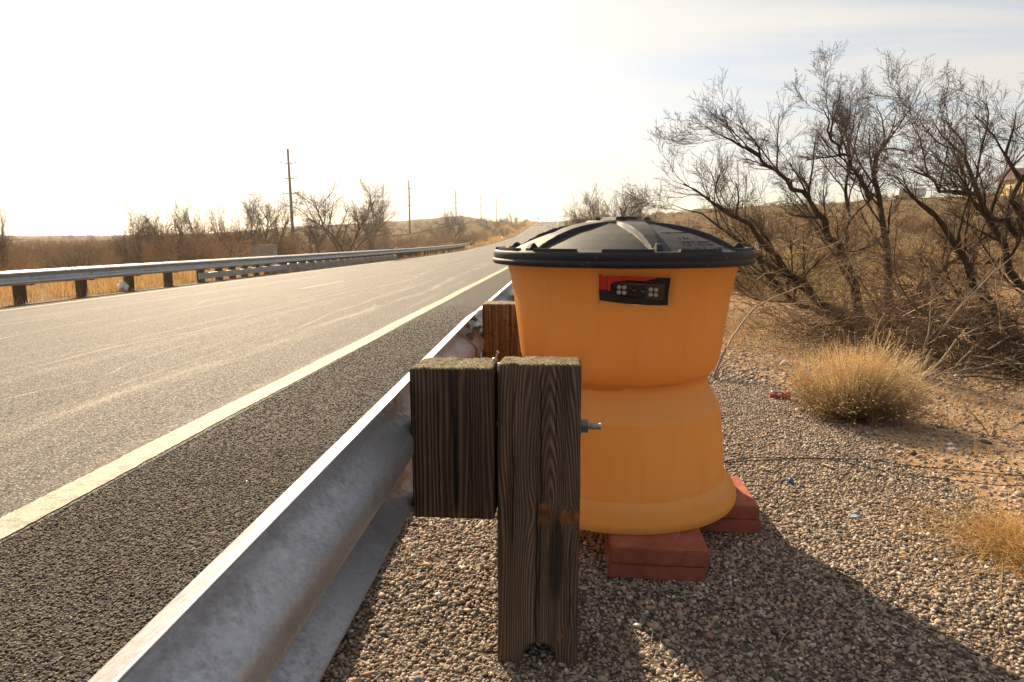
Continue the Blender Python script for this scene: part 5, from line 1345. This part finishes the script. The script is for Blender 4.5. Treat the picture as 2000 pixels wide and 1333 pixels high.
ground_line('cable', 'upper black cable curving over the gravel from behind the barrel foot', 'cable', [(1405, 914), (1440, 906), (1500, 902), (1570, 903), (1640, 904), (1700, 910), (1760, 917), (1830, 922), (1900, 930), (2020, 945)], .0024, M_cable)
ground_line('cable', 'lower black cable that parts from the other and crosses the dirt', 'cable', [(1405, 917), (1450, 909), (1500, 906), (1600, 907), (1650, 912), (1700, 925), (1760, 937), (1850, 948), (1940, 957), (2020, 960)], .0021, M_cable, seed=4)
ground_line('stick', 'thin dark stick lying on the gravel in the barrel shadow', 'stick', [(1625, 1128), (1655, 1145), (1688, 1162)], .0022, M_bark, 10, .012)
ground_line('dry_stalk', 'bent pale stalk lying on the shaded gravel near the bottom', 'stalk', [(1512, 1333), (1516, 1300), (1524, 1270), (1550, 1248)], .0013, M_pale, 12, .02)
ground_line('dry_stalk', 'pale stalk with a kink beside the lower edge of the sunlit gravel', 'stalk', [(1775, 1128), (1782, 1110), (1790, 1096), (1796, 1085)], .0013, M_pale, 12, .018)
ground_line('dry_stalk', 'pale forked stalk right of the barrel foot on sunny gravel', 'stalk', [(1412, 868), (1425, 864), (1438, 860)], .0022, M_pale, 8, .016)
ground_line('dry_stalk', 'straw lying on the road shoulder near the guardrail', 'stalk', [(512, 892), (525, 898), (540, 905)], .0013, M_pale, 6, .008)
M_straw2 = mat('split_straw', (.58, .42, .18), .7)
for (px_, py_, l, rz, lab) in ((1614, 917, .055, 1.9, 'flat yellow straw chip on the gravel below the cables'), (1490, 926, .035, 2.0, 'small yellow straw chip left of the other one'), (1790, 888, .09, 2.3, 'long yellow straw chip in the shadow of the straw bush'), (606, 713, .07, 2.8, 'pale straw lying across the white edge line')):
    q = on_pad(px_, py_, .016) if px_ > 700 else Vector((*un(px_, py_, float(road_z(-2, 3)))[:2], float(road_z(-2, 3))+.012))
    bm = bmesh.new(); box_bm(bm, (-l/2, -.006, -.0015), (l/2, .006, .0015), .001)
    for v in bm.verts: v.co.z += .05*v.co.x**2*8; v.co.y *= (1-.5*abs(v.co.x)/l)
    o = link('straw_chip', bm_mesh('straw_chip', bm), None, [M_straw2]); o.location = q; o.rotation_euler = (.1, .12, rz); tag(o, lab, 'straw')
# blue bottle cap and a blue plastic shard
M_blue = mat('blue_plastic', (.035, .10, .30), .4); M_blue2 = mat('faded_blue_plastic', (.15, .26, .40), .5)
q = on_pad(1543, 947, .012); me_ = lathe('bottle_cap', [(0, .011), (.010, .011), (.0125, .009), (.0130, .0), (.0120, 0), (.0115, .008), (0, .009)], 20); o = link('bottle_cap', me_, None, [M_blue]); o.location = q; o.rotation_euler = (.9, .3, .5); tag(o, 'blue bottle cap on the gravel right of the barrel foot', 'bottle cap')
q = on_pad(1668, 1017, .014); bm = bmesh.new(); vs_ = [bm.verts.new(v) for v in ((-.014, -.005, 0), (.010, -.007, .002), (.016, .002, .004), (.002, .008, .006), (-.012, .004, .003))]; f_ = bm.faces.new(vs_)
r_ = bmesh.ops.extrude_face_region(bm, geom=[f_]); [setattr(v.co, 'z', v.co.z-.003) for v in r_['geom'] if isinstance(v, bmesh.types.BMVert)]; bmesh.ops.recalc_face_normals(bm, faces=bm.faces)
o = link('plastic_shard', bm_mesh('plastic_shard', bm), None, [M_blue2]); o.location = q; o.rotation_euler = (.1, -.2, -.5); tag(o, 'faded blue plastic shard on the sunny gravel', 'plastic piece')
# crumpled red can
n = mat('crumpled_red_can', rough=.4, metal=.2); c = n.coord('Object'); n.put(n.b.inputs['Base Color'], n.mix(n.mr(n.noise(c, 45, 2, .5), .56, .60, 0, 1), (.33, .05, .045), (.55, .52, .50)))
q = ground(1524, 782, .028); me_ = lathe('drink_can', [(0, -.058), (.026, -.058), (.031, -.052), (.031, -.03), (.022, -.012), (.028, .006), (.020, .022), (.030, .040), (.031, .052), (.026, .058), (0, .056)], 22)
for v in me_.vertices: v.co += Vector((mnoise.noise(v.co*38), mnoise.noise(v.co*38+Vector((9, 0, 0))), 0))*.013
o = link('drink_can', me_, None, [n]); o.location = q; o.rotation_euler = (1.5, .1, 1.15); tag(o, 'crumpled red drink can on the gravel left of the straw bush', 'can')
# bigger stones, each a thing
M_rock = stone_material('field_stone', [(0, (.20, .17, .15)), (.5, (.33, .25, .18)), (1, (.42, .38, .34))])
def rock(px_, py_, s, tone, lab, fl=.65):
    q = on_pad(px_, py_); v, f = ico(2); g = np.random.RandomState(int(px_)); nz3 = np.array([mnoise.noise(Vector(a_)*1.7+Vector((px_*.1, 0, 0))) for a_ in v]); V = v*(1+.45*nz3[:, None])*s*np.array([1.15, .85, fl])
    me_ = mesh_arrays('rock', V, f, True); at = me_.attributes.new('tone', 'FLOAT', 'POINT'); at.data.foreach_set('value', np.full(len(v), tone, np.float32))
    o = link('rock', me_, None, [M_rock]); o.location = q+Vector((0, 0, s*fl*.45)); o.rotation_euler = (0, 0, px_); tag(o, lab, 'rock')
rock(1532, 716, .034, .95, 'pale grey rock on the dirt between the barrel and the straw bush', .9)
rock(1452, 697, .03, .1, 'dark flat rock in the dirt right of the barrel waist')
rock(1493, 722, .035, .05, 'dark wedge shaped rock left of the pale grey rock', .4)
rock(1560, 805, .025, .6, 'tan rock below the red can')
rock(1585, 800, .024, .75, 'tan rock at the left foot of the straw bush')
rock(1598, 806, .022, .35, 'brown rock tucked under the left side of the straw bush')
rock(1812, 842, .02, .5, 'small brown rock right of the straw bush shadow')
rock(1845, 985, .018, .55, 'reddish rock on bare dirt near the right edge')
rock(1742, 945, .016, .3, 'small dark rock beneath the lower cable')
rock(1992, 972, .02, .6, 'pinkish rock at the right edge above the grass tuft')
# litter across the road
M_bag = mat('white_plastic_bag', (.78, .76, .72), .5)
p = at_depth(238, 552, 17.2); p.z = float(land_z(p.x, 17.2)); v, f = ico(3); nz3 = np.array([mnoise.noise(Vector(a_)*2.4) for a_ in v]); V = v*(1+.7*nz3[:, None])*np.array([.13, .10, .17])
me_ = mesh_arrays('plastic_bag', V, f, True); o = link('plastic_bag', me_, None, [M_bag]); o.location = p+Vector((0, 0, .12)); tag(o, 'crumpled white plastic bag in the grass behind the far guardrail', 'plastic bag')
p = at_depth(1000, 451.5, 128); p.x = -12.6; me_ = mesh_arrays('rock', v*(1+.3*nz3[:, None])*np.array([.35, .3, .25]), f, True); o = link('rock', me_, None, [M_bag]); o.location = (p.x, 140, float(land_z(p.x, 140))+.15); tag(o, 'whitewashed stone on the golden verge left of the far road', 'rock')

# thin air between here and the hills
hz = bpy.data.materials.new('thin_haze'); hz.use_nodes = True; nt_ = hz.node_tree; nt_.nodes.clear()
vo = nt_.nodes.new('ShaderNodeVolumePrincipled'); vo.inputs['Density'].default_value = .00042; vo.inputs['Color'].default_value = (.96, .93, .88, 1); vo.inputs['Anisotropy'].default_value = .55
om = nt_.nodes.new('ShaderNodeOutputMaterial'); nt_.links.new(vo.outputs[0], om.inputs['Volume'])
hb_ = box('haze', (-7200, -60, -12), (7200, 9400, 40), hz); tag(hb_, kind='stuff')
